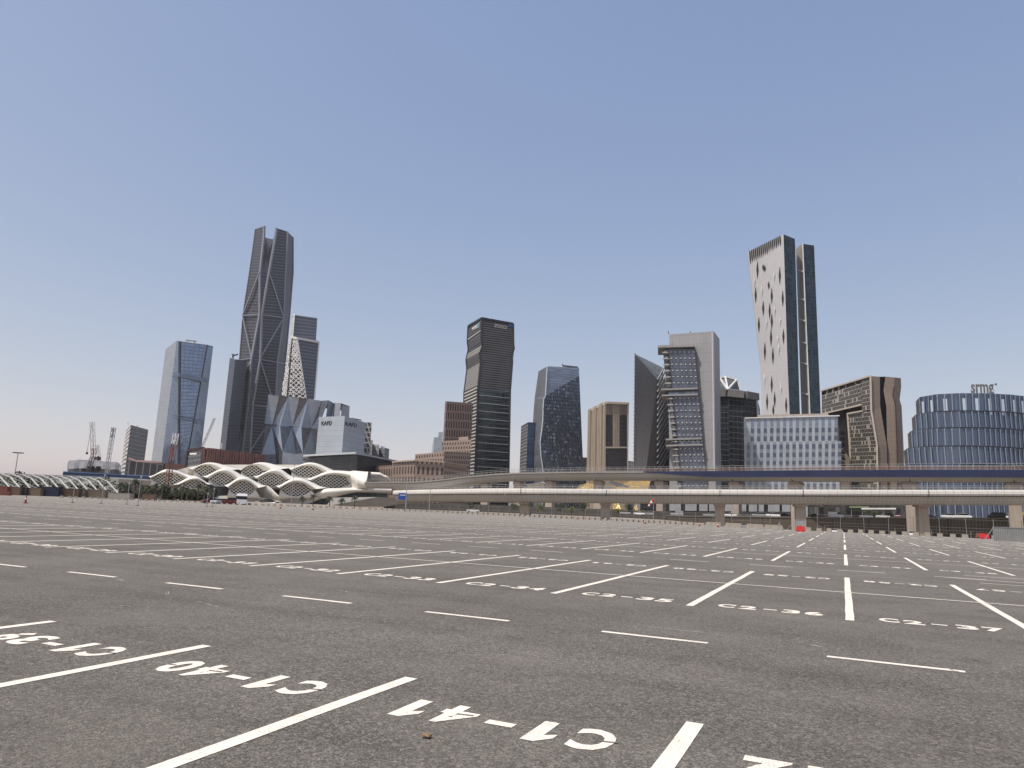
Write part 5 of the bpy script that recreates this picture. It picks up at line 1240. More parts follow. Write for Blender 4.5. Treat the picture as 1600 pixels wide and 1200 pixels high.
mb = MB()
for a_, c_ in zip(UR, UR[1:]):
    t = (c_-a_); t.z = 0; t.normalize(); s_ = Vector((t.y, -t.x, 0)); mb.bar(a_-s_*4.3+Vector((0, 0, 4.6)), c_-s_*4.3+Vector((0, 0, 4.6)), .1, .32)
mb.build('red_rail', M['redw'], b)
for px in (1420, 1252, 1153, 1037, 940, 864, 812, 760, 1580, 1700):
    p, t = xs_at(UP, px); ang = math.atan2(t.y, t.x); mb = MB(); zb = -2.3; h_ = p.z-zb
    mb.box((p.x, p.y, zb+h_/2-1.6), (3.4 if px > 1000 else 4.2, 2.4, h_-3.2), ang, 1.0)
    mb.box((p.x, p.y, p.z-2.0), (3.5, 2.6, 2.6), ang, 1.42); mb.box((p.x, p.y, p.z-.42), (4.4, 3.6, .56), ang, .9)
    mb.build('pier', bpy.data.materials['pier_concrete'], b)
    mb = MB(); s_ = Vector((t.y, -t.x, 0)); mb.bar(p-s_*4.0+Vector((0, 0, 1.5)), p-s_*2.3+Vector((0, 0, .0)), .16, .24, up=t); mb.build('joint', M['black'], b)

# ---- left viaduct carrying the blue train
b = thing('viaduct', 'concrete train viaduct behind the ribbed walkway at the far left, under the blue train', 'viaduct')
TP = resample(path([(-260, 747, 540), (0, 749.5, 520), (100, 752.5, 515), (185, 756, 512), (238, 759, 508)]), 10)
mb = MB(); mb.sweep(TP[::-1], [(4.6, 3.2), (-4.6, 3.2), (-4.6, 2.4), (-3.0, .2), (3.0, .2), (4.6, 2.4)]); mb.build('girder', M['deck'], b)
mb = MB(); mb.sweep(TP[::-1], [(4.8, 3.7), (4.8, 3.1), (-4.8, 3.1), (-4.8, 3.7)]); mb.build('parapet', M['decktop'], b)
for px in (-60, 10, 75, 140, 200):
    p, t = xs_at(TP, px); mb = MB(); mb.box((p.x, p.y, p.z/2), (3, 2.4, p.z+.4), math.atan2(t.y, t.x)); mb.build('pier', bpy.data.materials['pier_concrete'], b)
tr = thing('train', 'blue metro train with a dark window strip on the far left viaduct', 'train')
p0, p1 = at(99, 745.5, 513), at(232, 748.5, 508); zt0 = TP[0].z
def top_z(px): p, t = xs_at(TP, px); return p.z+4.75, t, p
cars = 4
for k in range(cars):
    xa, xb = 98+k*34, 98+(k+1)*34-1
    pa, pb = xs_at(TP, xa)[0].copy(), xs_at(TP, xb)[0].copy()
    ta, tb = at(xa, 745.5, math.hypot(pa.x, pa.y)), at(xb, 748, math.hypot(pb.x, pb.y))
    dd = (tb-ta); dd.z = 0; dd.normalize(); za, zb_ = TP[-1].z, 0
    z0 = np.interp(xa, [98, 238], [xs_at(TP, 98)[0].z+3.3, xs_at(TP, 238)[0].z+3.3]); z1 = np.interp(xb, [98, 238], [xs_at(TP, 98)[0].z+3.3, xs_at(TP, 238)[0].z+3.3])
    A_, B_ = Vector((ta.x, ta.y, z0)), Vector((tb.x, tb.y, z1)); mb = MB()
    mb.sweep([A_, B_], [(1.4, .2), (-1.4, .2), (-1.5, 1.2), (-1.4, 2.5), (-.9, 2.9), (.9, 2.9), (1.4, 2.5), (1.5, 1.2)]); c = mb.build('carriage', paint('train_blue', (.02, .06, .15), .35, .1) if k == 0 else bpy.data.materials['train_blue'], tr)
    s_ = Vector((dd.y, -dd.x, 0))
    for sg in (1, -1):
        mb = MB(); o_ = s_*1.53*sg; mb.bar(A_.lerp(B_, .03)+o_+Vector((0, 0, 1.8)), A_.lerp(B_, .97)+o_+Vector((0, 0, 1.8)), .1, .8); mb.build('window_strip', M['wglass'], c)

# ---- ribbed walkway
b = thing('walkway_frame', 'open walkway of angled white steel ribs in front of the train viaduct', 'canopy')
mrib2 = paint('white_steel', (.50, .50, .47), .5); near, far_ = [], []
for i in range(15):
    bx = 184-i*14.9-max(0, i-8)*1.2; by = 770.2-i*.62
    r_ = 300-i*1.5
    foot = at(bx, by, r_); foot.z = max(foot.z, 2.0)
    knee = at(bx-16.5, by-18.5, r_+9); top_ = at(bx-30, by-24, r_+22); kf = at(bx-38, by-21.5, r_+34); ff = at(bx-44, by-8, r_+44)
    mb = MB(); mb.bar(foot, knee, .34, .34); mb.build('rib', mrib2, b)
    mb = MB(); mb.bar(knee, top_, .26, .26); mb.bar(top_, kf, .2, .2); mb.bar(kf, ff, .16, .16); mb.build('rib_back', mrib2, b)
    near.append((foot, knee, top_, kf, ff))
for k, w_ in ((1, .16), (2, .2), (3, .16)):
    edges(b, 'chord', mrib2, [[q[k] for q in near]], w_)
for i in range(0, 13, 2): edges(b, 'cross_brace', M['steel'], [[near[i][0], near[i+1][3]], [near[i+1][0]+Vector((0, 0, 1)), near[i][3]]], .16)
mb = MB(); f_ = [q[0] for q in near]
for a_, c_ in zip(f_, f_[1:]):
    mb.grid(vz(a_, -.3), vz(c_, -.3), vz(c_, c_.z+.1), vz(a_, a_.z+.1))
mb.build('base_wall', paint('walk_base', (.16, .12, .09), .9), b)

# grey back wall and rocks behind the ribs (terraced planting bank)
def bank(name, label, cat, x0, x1, y0, y1, r, col, seed):
    random.seed(seed); mb = MB(); n = 16; m_ = 4; P = []
    for j in range(m_+1):
        P.append([])
        for i in range(n+1):
            x = x0+(x1-x0)*i/n; y = y1+(y0-y1)*j/m_+random.uniform(-1, 1)*(1 if j == m_ else .3); P[-1].append(at(x, y, r+j*3+random.uniform(-1.5, 1.5)))
    for j in range(m_):
        for i in range(n): mb.add([P[j][i], P[j][i+1], P[j+1][i+1], P[j+1][i]])
    bk_ = [away(p, 12) for p in P[-1]]
    for i in range(n): mb.add([P[-1][i], P[-1][i+1], bk_[i+1], bk_[i]]); mb.add([bk_[i], bk_[i+1], vz(bk_[i+1], -1), vz(bk_[i], -1)])
    for i in range(n): mb.add([vz(P[0][i], -1), vz(P[0][i+1], -1), P[0][i+1], P[0][i]])
    return tag(mb.build(name, paint(name, col, .95, 0, .35, .4, .5), merge=True), label, cat)
bank('rock_bank', 'mottled grey-green rocky bank seen through the white ribs at the far left', 'bank', -120, 185, 747, 769, 345, (.17, .17, .145), 3)
# ================================================================== along the edge of the lot
random.seed(11)
def gz(x, y): return 0.0 if y < edge_y(x)+1.2 else hgt(x, y)
# retaining wall and the raised road behind it, on the right
b = thing('retaining_wall', 'long dark brown retaining wall below the raised road at the right', 'wall')
WP = [at(1040, 806, 292), at(1140, 807, 290), at(1300, 808.6, 287), at(1450, 809.4, 286), at(1600, 810, 288), at(1800, 811, 300)]
mwall = concrete('brown_wall', (.085, .070, .055), 12, .10, .25, .9, 1.4)
mb = MB(); u = 0
for a_, c_ in zip(WP, WP[1:]):
    L_ = (c_-a_).length; mb.grid(vz(a_, -2.6), vz(c_, -2.6), c_, a_, 1, 1, u); u += L_
mb.add([vz(WP[0], -2.6), WP[0], away(WP[0], 30), away(vz(WP[0], -2.6), 30)]); mb.build('wall_face', mwall, b)
mb = MB()
for a_, c_ in zip(WP, WP[1:]): mb.bar(a_, c_, .5, .35)
mb.build('coping', paint('coping', (.16, .14, .12), .8), b)
mb = MB()
for a_, c_ in zip(WP, WP[1:]): mb.add([a_-Vector((0, 0, .1)), c_-Vector((0, 0, .1)), away(c_, 44)-Vector((0, 0, .1)), away(a_, 44)-Vector((0, 0, .1))])
struct(mb.build('raised_road', paint('road_dark', (.06, .058, .055), .9)))
def road_z(p):
    """height of the raised road at a ground position"""
    best = None
    for a_, c_ in zip(WP, WP[1:]):
        n1, n2 = Vector((a_.x, a_.y)).normalized(), Vector((c_.x, c_.y)).normalized(); q = Vector((p.x, p.y)).normalized()
        t = (q-n1).dot(n2-n1)/(n2-n1).length_squared
        if -.01 <= t <= 1.01: best = a_.z+(c_.z-a_.z)*t
    return (best if best is not None else WP[0].z)-.1

# podium glazing behind the road
b = thing('podium', 'dark street-level arcade with pale translucent panels between black columns, under the viaducts', 'building')
PZ = [xy(1000, 800, 345), xy(1250, 800, 338)]
mpd = curtain('podium_wall', (.03, .03, .032), (.05, .05, .05), 5, 3, .3, .3, .3, .3, .4, .02)
quad(b, 'wall', mpd, (vz(PZ[0], -1), vz(PZ[1], -1), vz(PZ[1], zof(PZ[1], 787)), vz(PZ[0], zof(PZ[0], 782))))
mpl = paint('translucent_panel', (.33, .34, .35), .4, 0, .2, .3)
x = 1046
while x < 1243:
    w_ = random.choice((8, 13, 15, 18)); 
    if x+w_ > 1246: break
    panel(b, 'pale_panel', mpl, x, 786.5+(x-1046)*.010, x+w_, 798+(x-1046)*.010, PZ[0], PZ[1], .4, .3); x += w_+random.choice((2.5, 4, 6.5))
panel(b, 'lower_wall', paint('lower_dark', (.045, .042, .04), .7), 1046, 799.5, 1246, 812, PZ[0], PZ[1], .6)
b = thing('podium', 'low green and white canopy with dark glazing beneath it, below the brown stone building', 'building')
PZ2 = [xy(1262, 800, 352), xy(1408, 800, 352)]
quad(b, 'wall', curtain('reflect_wall', (.075, .075, .07), (.03, .03, .03), 2.2, 9, .5, .2, .5, .1, .9, .08), (vz(PZ2[0], -1), vz(PZ2[1], -1), vz(PZ2[1], zof(PZ2[1], 788)), vz(PZ2[0], zof(PZ2[0], 786))))
panel(b, 'canopy_edge', M['white'], 1346, 794, 1400, 796.4, PZ2[0], PZ2[1], 7, 6); panel(b, 'canopy_edge', paint('canopy_green', (.20, .24, .12), .5), 1327, 791.5, 1358, 794, PZ2[0], PZ2[1], 7, 6)
for x in (1330, 1347, 1362, 1380, 1397): panel(b, 'post', M['steel'], x, 795, x+.8, 808, PZ2[0], PZ2[1], 6.5, .3)

# golden folded canopies
mgold = curtain('gold_lattice', (.50, .33, .09), (.16, .10, .04), 1.5, 1.3, .35, .35, .3, .45, .35, .15, stagger=.5)
mgold2 = curtain('gold_shade', (.30, .19, .06), (.06, .04, .02), 1.5, 1.3, .4, .4, .3, .5, .35, .15, stagger=.5)
def canopy(label, tris):
    t = thing('folded_canopy', label, 'canopy')
    for k, (pts, m_) in enumerate(tris):
        P_ = [at(*p) for p in pts]; d = (P_[1]-P_[0]).normalized(); n_ = (P_[1]-P_[0]).cross(P_[2]-P_[0]).normalized(); u_ = n_.cross(d)
        mb = MB(); uvs = [((p-P_[0]).dot(d), (p-P_[0]).dot(u_)) for p in P_]; mb.add(P_, uvs); K_ = [p+Vector((0, 0, -.3)) for p in P_]; mb.add(K_[::-1], uvs[::-1])
        for i in range(len(P_)): j = (i+1) % len(P_); mb.add([P_[i], K_[i], K_[j], P_[j]])
        mb.build('folded_panel', m_, t)
    return t
canopy('large golden lattice canopy rising to a point right of the white flared piers', [
    ([(954, 766, 395), (1012, 766, 390), (1017, 749.5, 405)], mgold), ([(954, 766, 395), (1017, 749.5, 405), (985, 751, 412)], mgold), ([(954, 766, 395), (985, 751, 412), (956, 750.5, 410)], mgold2), ([(954, 750, 408), (1000, 766, 392), (990, 768, 391), (952, 754, 407)], M['dark'])])
canopy('small golden lattice canopy between the viaduct piers left of the large golden one', [
    ([(898, 767, 395), (927, 767, 392), (918, 754.5, 400)], mgold), ([(898, 767, 395), (918, 754.5, 400), (905, 758, 402)], mgold2), ([(927, 767, 392), (929, 756, 399), (918, 754.5, 400)], mgold)])
canopy('grey-brown lattice canopy at the left end of the golden canopies', [
    ([(817, 766, 400), (852, 766, 396), (850, 754, 404), (826, 756, 406)], curtain('taupe_lattice', (.17, .14, .10), (.05, .04, .03), 1.6, 1.3, .4, .4, .2, .5, .3, .1, stagger=.5)), ([(822, 757, 406), (852, 753, 404), (852, 755, 404)], M['white'])])
canopy('golden canopy foot seen under the lower viaduct', [
    ([(956, 806, 352), (975, 806, 350), (966, 786, 356), (958, 786, 358)], mgold), ([(984, 806, 348), (1000, 806, 346), (994, 786, 352), (990, 792, 352)], mgold2)])
# dark understorey: road embankment wall behind the central piers
b = thing('retaining_wall', 'grey-brown boundary wall behind the trees under the middle of the viaducts', 'wall')
Q_ = [at(600, 783, 330), at(700, 786.5, 325), at(800, 790, 318), at(900, 794, 312), at(1050, 799, 305)]
mb = MB(); u = 0
for a_, c_ in zip(Q_, Q_[1:]): mb.grid(vz(a_, -2.5), vz(c_, -2.5), c_, a_, 1, 1, u); k_ = (away(a_, .6), away(c_, .6)); mb.add([a_, c_, k_[1], k_[0]]); mb.add([k_[0], k_[1], vz(k_[1], -2.5), vz(k_[0], -2.5)]); u += 40
mb.build('wall_face', concrete('boundary_wall', (.07, .064, .055), 5, .15, .3), b)

# ---- concrete blocks along the edge
mblk = concrete('block_concrete', (.30, .27, .225), 0, .22, .35)
mb = MB(); mb.box((0, 0, .04), (.80, .5, .08)); mb.box((0, 0, .30), (.80, .42, .44), 0, .94)
proto = None; GB = 'concrete blocks along the far edge of the lot'
def add_block(x, y, rz, mat=None):
    global proto
    if proto is None:
        proto = mb.build('concrete_block', mblk); o = proto; tag(o, 'small square-topped concrete block in the row along the far edge of the lot', 'barrier', GB)
    else: o = proto.copy(); C.objects.link(o)
    o.location = (x, y, 0); o.rotation_euler = (0, 0, rz); s_ = random.uniform(.92, 1.08); o.scale = (s_, 1, random.uniform(.9, 1.1))
def edge_walk(x0, x1, step):
    x = x0
    while x < x1:
        y = edge_y(x)-.8; y2 = edge_y(x+.5)-.8; a_ = math.atan2(y2-y, .5)
        yield x, y, a_; x += step*math.cos(a_)*random.uniform(.93, 1.07)
skip = lambda x: -7.6 < x < -5.2 or 12.2 < x < 12.9
for x, y, a_ in edge_walk(-5.2, 17.0, 1.56):
    add_block(x, y+random.uniform(-.15, .15), a_+random.uniform(-.06, .06))
for x, y, a_ in edge_walk(18.8, 30, 1.56): add_block(x, y, a_)
for x, y, a_ in edge_walk(-44, -22.5, 1.45): add_block(x, y, a_+random.uniform(-.1, .1))
for x, y, a_ in edge_walk(-120, -46, 1.75): add_block(x, y+random.uniform(-.2, .2), a_+random.uniform(-.1, .1))
for x, y, a_ in edge_walk(-196, -121, 1.8): add_block(x, y+random.uniform(-.2, .2), a_+random.uniform(-.1, .1))
# longer kerb-like blocks near the middle
long_p = None
mbl = MB(); mbl.box((0, 0, .07), (3.6, .6, .14)); mbl.box((0, 0, .42), (3.5, .28, .56), 0, .9)
for x in (-21.8, -17.9, -14.0, -10.8):
    y = edge_y(x)-.8; a_ = math.atan2(edge_y(x+1)-edge_y(x), 1)
    if long_p is None: long_p = mbl.build('concrete_barrier', mblk); o = tag(long_p, 'long low concrete barrier at the lot edge beside the square concrete blocks', 'barrier', 'long concrete barriers')
    else: o = long_p.copy(); C.objects.link(o)
    o.location = (x, y, 0); o.rotation_euler = (0, 0, a_)

# ---- mesh fence behind the blocks
mpost = paint('fence_post', (.20, .195, .18), .6, .2)
def fence(label, x0, x1, off, step, h, mesh=True, hvar=.0):
    t = thing('wire_fence', label, 'fence'); pts = []; x = x0
    while x <= x1: pts.append((x, edge_y(x)+off)); x += step
    for i, (x, y) in enumerate(pts):
        hh = h*(1-hvar*random.random()); m_ = MB(); m_.tube((x, y, gz(x, y)-.1), (x+random.uniform(-.1, .1), y, hh), .055, n=6); m_.build('post', mpost, t)
    m_ = MB()
    for (xa, ya), (xb, yb) in zip(pts, pts[1:]):
        for z in (h*.95, h*.5): m_.bar((xa, ya, z), (xb, yb, z), .035)
        if mesh:
            n = int(step/.42)
            for k in range(n): t_ = k/n; m_.bar((xa+(xb-xa)*t_, ya+(yb-ya)*t_, .1), (xa+(xb-xa)*(t_), ya+(yb-ya)*t_, h*.93), .012)
    m_.build('mesh', mpost, t)
fence('tall wire fence on thin posts behind the concrete blocks at the right', -4, 33, 3.0, 3.55, 2.9)
fence('shorter fence line further back behind the tall wire fence at the right', -3, 30, 9, 5.4, 1.0, False, .3)
fence('wire fence below the flag in the middle of the far edge', -44, -8, 2.5, 3.6, 2.4)
fence('wire fence in front of the low viaduct left of the middle', -121, -46, 2.2, 3.4, 2.3)
# corrugated hoarding at the far right and the small one behind the red barrier
def hoarding(label, a_, c_, h):
    t = thing('metal_hoarding', label, 'fence panel'); a_, c_ = Vector(a_), Vector(c_); d = (c_-a_); L_ = d.length; d.normalize(); n_ = Vector((-d.y, d.x, 0)); m_ = MB(); k = int(L_/.14)
    for i in range(k):
        p, q = a_+d*(i*L_/k)+n_*(.035 if i % 2 else 0), a_+d*((i+1)*L_/k)+n_*(0 if i % 2 else .035)
        m_.add([p, q, q+Vector((0, 0, h)), p+Vector((0, 0, h))])
    m_.build('corrugated_sheet', paint('galvanised', (.30, .30, .29), .5, .4, .15, 1.5), t)
    m_ = MB(); m_.bar(a_+Vector((0, 0, h)), c_+Vector((0, 0, h)), .07); m_.build('top_rail', M['steel'], t)
    for p in (a_, c_): m_ = MB(); m_.bar(p, p+Vector((0, 0, h+.05)), .09); m_.build('post', M['steel'], t)
    m_ = MB(); m_.bar(a_+Vector((0, 0, h*.9)), a_-d*1.3-n_*.2, .06); m_.build('brace', M['steel'], t)
g1, g2 = G(1553, 845), G(1640, 848.5); hoarding('long corrugated grey metal hoarding at the right edge of the lot', (g1[0], g1[1], 0), (g2[0], g2[1], 0), 1.75)
g1, g2 = G(1242, 829.2), G(1259, 830); hoarding('small corrugated grey panel behind a red plastic barrier', (g1[0], g1[1]+1, 0), (g2[0], g2[1]+1, 0), 1.7)
# red plastic barriers
def water_barrier(label, px, py, col, sc_=1.0):
    t = thing('plastic_barrier', label, 'barrier'); x, y, _ = G(px, py); m_ = MB(); m_.box((0, 0, .22), (1.35, .48, .44), 0, .86); m_.box((0, 0, .62), (1.16, .22, .36), 0, .9)
    m_.build('body', col, t); m_ = MB(); m_.box((-.3, 0, .10), (.22, .5, .12)); m_.build('fork_slot', M['black'], t); m_ = MB(); m_.box((.3, 0, .10), (.22, .5, .12)); m_.build('fork_slot', M['black'], t)
    m_ = MB(); m_.tube((0, 0, .8), (0, 0, .86), .07, .07); m_.build('filler_cap', M['black'], t)
    t.location = (x, y, 0); t.scale = (sc_,)*3; return t
water_barrier('bright red plastic barrier in front of the small grey panel', 1251, 830.6, M['red'])
water_barrier('red plastic barrier beside the long grey hoarding', 1538.5, 842, M['red'], .95)
water_barrier('dull red plastic barrier just left of the one at the hoarding', 1531, 840.2, M['redw'], .9)
# cones and marker posts
def cone(label, px, py, h=.75):
    t = thing('traffic_cone', label, 'traffic cone'); x, y, _ = G(px, py); m_ = MB(); m_.tube((0, 0, .03), (0, 0, 1), .17, .035, 12); m_.build('cone_body', M['orange'], t)
    m_ = MB(); m_.tube((0, 0, .5), (0, 0, .68), .107, .083, 12); m_.build('reflective_band', M['white'], t); m_ = MB(); m_.box((0, 0, .02), (.44, .44, .04)); m_.build('base', M['black'], t)
    t.location = (x, y, 0); t.scale = (1, 1, h); return t
cone('dark orange traffic cone standing alone far out on the left of the lot', 39.5, 786.5, 1.0)
for px, py, l in ((438, 795, 'small traffic cone on the far lot in front of the low white canopy'), (489, 797, 'small traffic cone right of the white station canopy'), (903, 811.5, 'small traffic cone left of the flag'), (1008, 818.5, 'small traffic cone just left of the flag pole foot'), (1093, 822.5, 'small traffic cone below the lower viaduct pier'), (1122, 824, 'small traffic cone at the end of the long concrete barriers')): cone(l, px, py, .8)
def marker(label, px, py, h):
    x, y, _ = G(px, py); t = thing('marker_post', label, 'post', None, (x, y, 0)); m_ = MB(); m_.tube((0, 0, 0), (0, 0, h), .05, .04, 8); m_.build('pole', M['steel'], t); m_ = MB(); m_.tube((0, 0, 0), (0, 0, .08), .22, .2, 10); m_.build('base', M['black'], t)
    m_ = MB(); m_.box((0, 0, h-.15), (.3, .05, .3)); m_.build('plate', M['steel'], t)
marker('thin marker post on the lot in front of the brown container, leftmost', 113, 785.6, 3.4); marker('thin marker post below the last white rib', 158, 787, 4.6)
marker('thin marker post with a plate left of the palms', 198, 788, 3.6); marker('thin marker post in front of the first palms', 215, 790.3, 4.4); marker('thin marker post beside the parked red car', 323, 792, 2.4); marker('thin marker post with striped sleeve left of the parked cars', 332, 791.5, 3.4)
# flag on a pole
x, y, _ = G(1021, 819.5); t = thing('windsock', 'red and white windsock on a thin pole in the middle of the far edge', 'windsock', None, (x, y, 0)); m_ = MB(); m_.tube((0, 0, 0), (0, 0, 4.3), .05, .04, 8); m_.build('pole', M['steel'], t)
d_ = Vector((-.62, 0, -.78))
for k in range(4): m_ = MB(); m_.tube(Vector((0, 0, 4.1))+d_*k*.34, Vector((0, 0, 4.1))+d_*(k+1)*.34, .27-.035*k, .235-.035*k, 10, False); m_.build('sleeve_band', M['red'] if k % 2 == 0 else M['white'], t)
# white board sign and small person-like tripod stand
x, y, _ = G(1218, 828); t = thing('tripod_stand', 'spindly grey tripod stand left of the bright red barrier', 'stand', None, (x, y, 0))
for a_ in (0, 2.1, 4.2): m_ = MB(); m_.bar((0, 0, 1.1), (.75*math.cos(a_), .75*math.sin(a_), 0), .05); m_.build('leg', M['steel'], t)
m_ = MB(); m_.tube((0, 0, .5), (0, 0, 1.35), .04); m_.build('mast', M['steel'], t)
# blue sign on a pole
x, y, _ = G(622, 800); t = thing('road_sign', 'blue rectangular road sign on a tall grey pole left of the middle', 'sign', None, (x, y+3, 0)); m_ = MB(); m_.tube((0, 0, 0), (0, 0, 9.0), .11, .07, 8); m_.build('pole', M['steel'], t)
m_ = MB(); m_.box((-.9, -.12, 3.6), (2.0, .06, 1.6), math.radians(25)); m_.build('panel', M['signblue'], t); m_ = MB(); m_.box((-.9, -.17, 3.9), (1.3, .03, .15), math.radians(25)); m_.build('legend', M['white'], t)
def lamp_pole(label, px, py, h, extra=4, head=True, r=None):
    p = at(px, py, r) if r else Vector(G(px, py)); p.z = 0 if not r else gz(p.x, p.y)
    t = thing('lamp_post', label, 'lamp post', None, (p.x, p.y, p.z)); m_ = MB(); m_.tube((0, 0, 0), (0, 0, h), .12, .06, 8); m_.build('pole', M['steel'], t); m_ = MB(); m_.tube((0, 0, 0), (0, 0, .3), .2, .2, 8); m_.build('base', M['steel'], t)
    if head: m_ = MB(); m_.box((0, -.25, h), (.35, .7, .12)); m_.build('lamp_head', M['dark'], t)
    return t
lamp_pole('tall thin lamp post in front of the brown stone buildings', 671, 790, 11, r=212)
lamp_pole('thin dark pole in front of the right half of the station', 455, 786, 12.5, r=225)
# high mast light far left
p = at(22.5, 745, 520); t = thing('mast_light', 'very tall mast light with a ring of lamps behind the walkway at the far left', 'lamp post', None, (p.x, p.y, 0)); zt_ = at(28.5, 707, 520).z
m_ = MB(); m_.tube((0, 0, 0), (0, 0, zt_), .45, .2, 8); m_.build('pole', M['steel'], t); m_ = MB(); m_.tube((0, 0, zt_-.3), (0, 0, zt_), 1.6, 1.6, 12); m_.build('head_ring', M['dark'], t)
for k in range(6): a_ = k*math.pi/3; m_ = MB(); m_.box((2.2*math.cos(a_), 2.2*math.sin(a_), zt_-.2), (1.3, 1.3, .5), a_); m_.build('lamp', M['dark'], t)

# ---- vehicles
def loft_car(profile, wd, z0=.28):
    """side profile [(x, z_low, z_high, half width low, half width high)] -> closed hull"""
    m_ = MB(); R_ = []
    for x, zl__, zh, wl, wh in profile:
        R_.append([Vector((x, -wl, zl__)), Vector((x, -wl*1.03, (zl__+zh)*.5)), Vector((x, -wh, zh)), Vector((x, wh, zh)), Vector((x, wl*1.03, (zl__+zh)*.5)), Vector((x, wl, zl__))])
    for a_, c_ in zip(R_, R_[1:]):
        for k in range(6): j = (k+1) % 6; m_.add([a_[k], c_[k], c_[j], a_[j]])
    m_.add(R_[0]); m_.add(R_[-1][::-1]); return m_
def make_vehicle(kind, mat):
    t = thing('parked_car', 'x', 'car')
    if kind == 'sedan':
        L_, hh = 4.6, 1.45; body = [(-2.3, .35, .72, .78, .70), (-2.2, .25, .86, .86, .80), (-1.3, .22, .95, .89, .84), (1.35, .22, .95, .89, .84), (2.15, .25, .92, .86, .78), (2.3, .35, .8, .78, .7)]
        cab = [(-1.25, .92, .96, .80, .78), (-.55, .92, 1.40, .78, .62), (.75, .92, 1.43, .78, .62), (1.55, .92, .98, .80, .76)]; roof = (.05, 1.3, 1.42)
    elif kind == 'suv':
        L_, hh = 4.9, 1.85; body = [(-2.45, .40, .85, .82, .76), (-2.35, .30, 1.05, .92, .84), (-1.3, .28, 1.14, .95, .90), (2.3, .28, 1.14, .95, .90), (2.45, .4, 1.05, .88, .82)]
        cab = [(-1.3, 1.1, 1.16, .86, .84), (-.65, 1.1, 1.76, .84, .70), (1.9, 1.1, 1.78, .84, .70), (2.38, 1.1, 1.16, .86, .82)]; roof = (.6, 2.4, 1.80)
    elif kind == 'van':
        L_, hh = 5.2, 2.2; body = [(-2.6, .40, .9, .85, .80), (-2.5, .30, 1.1, .94, .88), (-1.9, .28, 1.25, .97, .92), (2.55, .28, 1.3, .97, .94), (2.6, .35, 1.2, .95, .9)]
        cab = [(-1.95, 1.2, 1.28, .92, .9), (-1.3, 1.2, 2.1, .9, .82), (2.5, 1.2, 2.15, .92, .84), (2.58, 1.2, 1.9, .92, .84)]; roof = (.6, 3.7, 2.14)
    else:   # pickup
        L_, hh = 5.4, 1.8; body = [(-2.7, .45, .9, .85, .80), (-2.6, .35, 1.08, .93, .86), (-1.5, .32, 1.14, .95, .9), (2.65, .32, 1.14, .95, .92), (2.7, .45, 1.1, .9, .88)]
        cab = [(-1.55, 1.1, 1.15, .86, .84), (-.9, 1.1, 1.72, .84, .72), (.75, 1.1, 1.74, .84, .72), (.95, 1.1, 1.15, .86, .84)]; roof = (-.1, 1.5, 1.74)
    loft_car(body, 1).build('body', mat, t, smooth=False)
    loft_car(cab, 1).build('windows', M['wglass'], t)
    m_ = MB(); rx, rl_, rz_ = roof; m_.box((rx, 0, rz_), (rl_, 1.34 if kind != 'van' else 1.7, .07)); m_.build('roof', mat, t)
    if kind in ('van',):
        m_ = MB(); m_.box((1.0, 0, 1.68), (3.1, 1.90, .86)); m_.build('cargo_sides', mat, t)
    for sx__ in (-L_*.31, L_*.31):
        for sy__ in (-.8, .8):
            m_ = MB(); m_.tube((sx__, sy__-.1, .33), (sx__, sy__+.1, .33), .33, .33, 12); w__ = m_.build('wheel', M['tyre'], t); m_ = MB(); m_.tube((sx__, sy__-.115, .33), (sx__, sy__+.115, .33), .19, .19, 8); m_.build('rim', M['steel'], w__)
    for s_ in (-.6, .6):
        m_ = MB(); m_.box((-L_/2+.06, s_, .68 if kind == 'sedan' else .86), (.12, .32, .14)); m_.build('headlight', M['wt'], t)
        m_ = MB(); m_.box((L_/2-.05, s_, .78 if kind == 'sedan' else .95), (.1, .3, .16)); m_.build('tail_light', M['red'], t)
    t.location = (0, 0, -500); return t
car_m = dict(white=paint('car_white', (.70, .70, .70), .3, 0, .03), black=paint('car_black', (.02, .02, .023), .25, .2), silver=paint('car_silver', (.36, .37, .38), .3, .5), red=paint('car_red', (.13, .02, .018), .3), grey=paint('car_grey', (.10, .10, .11), .3, .3), yellow=M['yellow'])
PV = {}
def vehicle(kind, col, px, r, rz, label, zmode='road', cat=None, group='vehicles on the raised road'):
    key = (kind, col)
    if key in PV: t = copy_tree(PV[key])
    else: t = PV[key] = make_vehicle(kind, car_m[col])
    p = at(px, 800, r); z = road_z(p) if zmode == 'road' else (hgt(p.x, p.y) if zmode == 'ground' else zmode)
    t.location = (p.x, p.y, z); base = math.atan2(WP[2].y-WP[1].y, WP[2].x-WP[1].x); t.rotation_euler = (0, 0, (base if zmode == 'road' else 0)+rz)
    t['label'] = label; t['category'] = cat or {'sedan': 'car', 'suv': 'car', 'van': 'van', 'pickup': 'pickup'}[kind]; t['group'] = group
    t.name = {'sedan': 'parked_car', 'suv': 'parked_car', 'van': 'parked_van', 'pickup': 'pickup_truck'}[kind]
    return t
R_ = 294
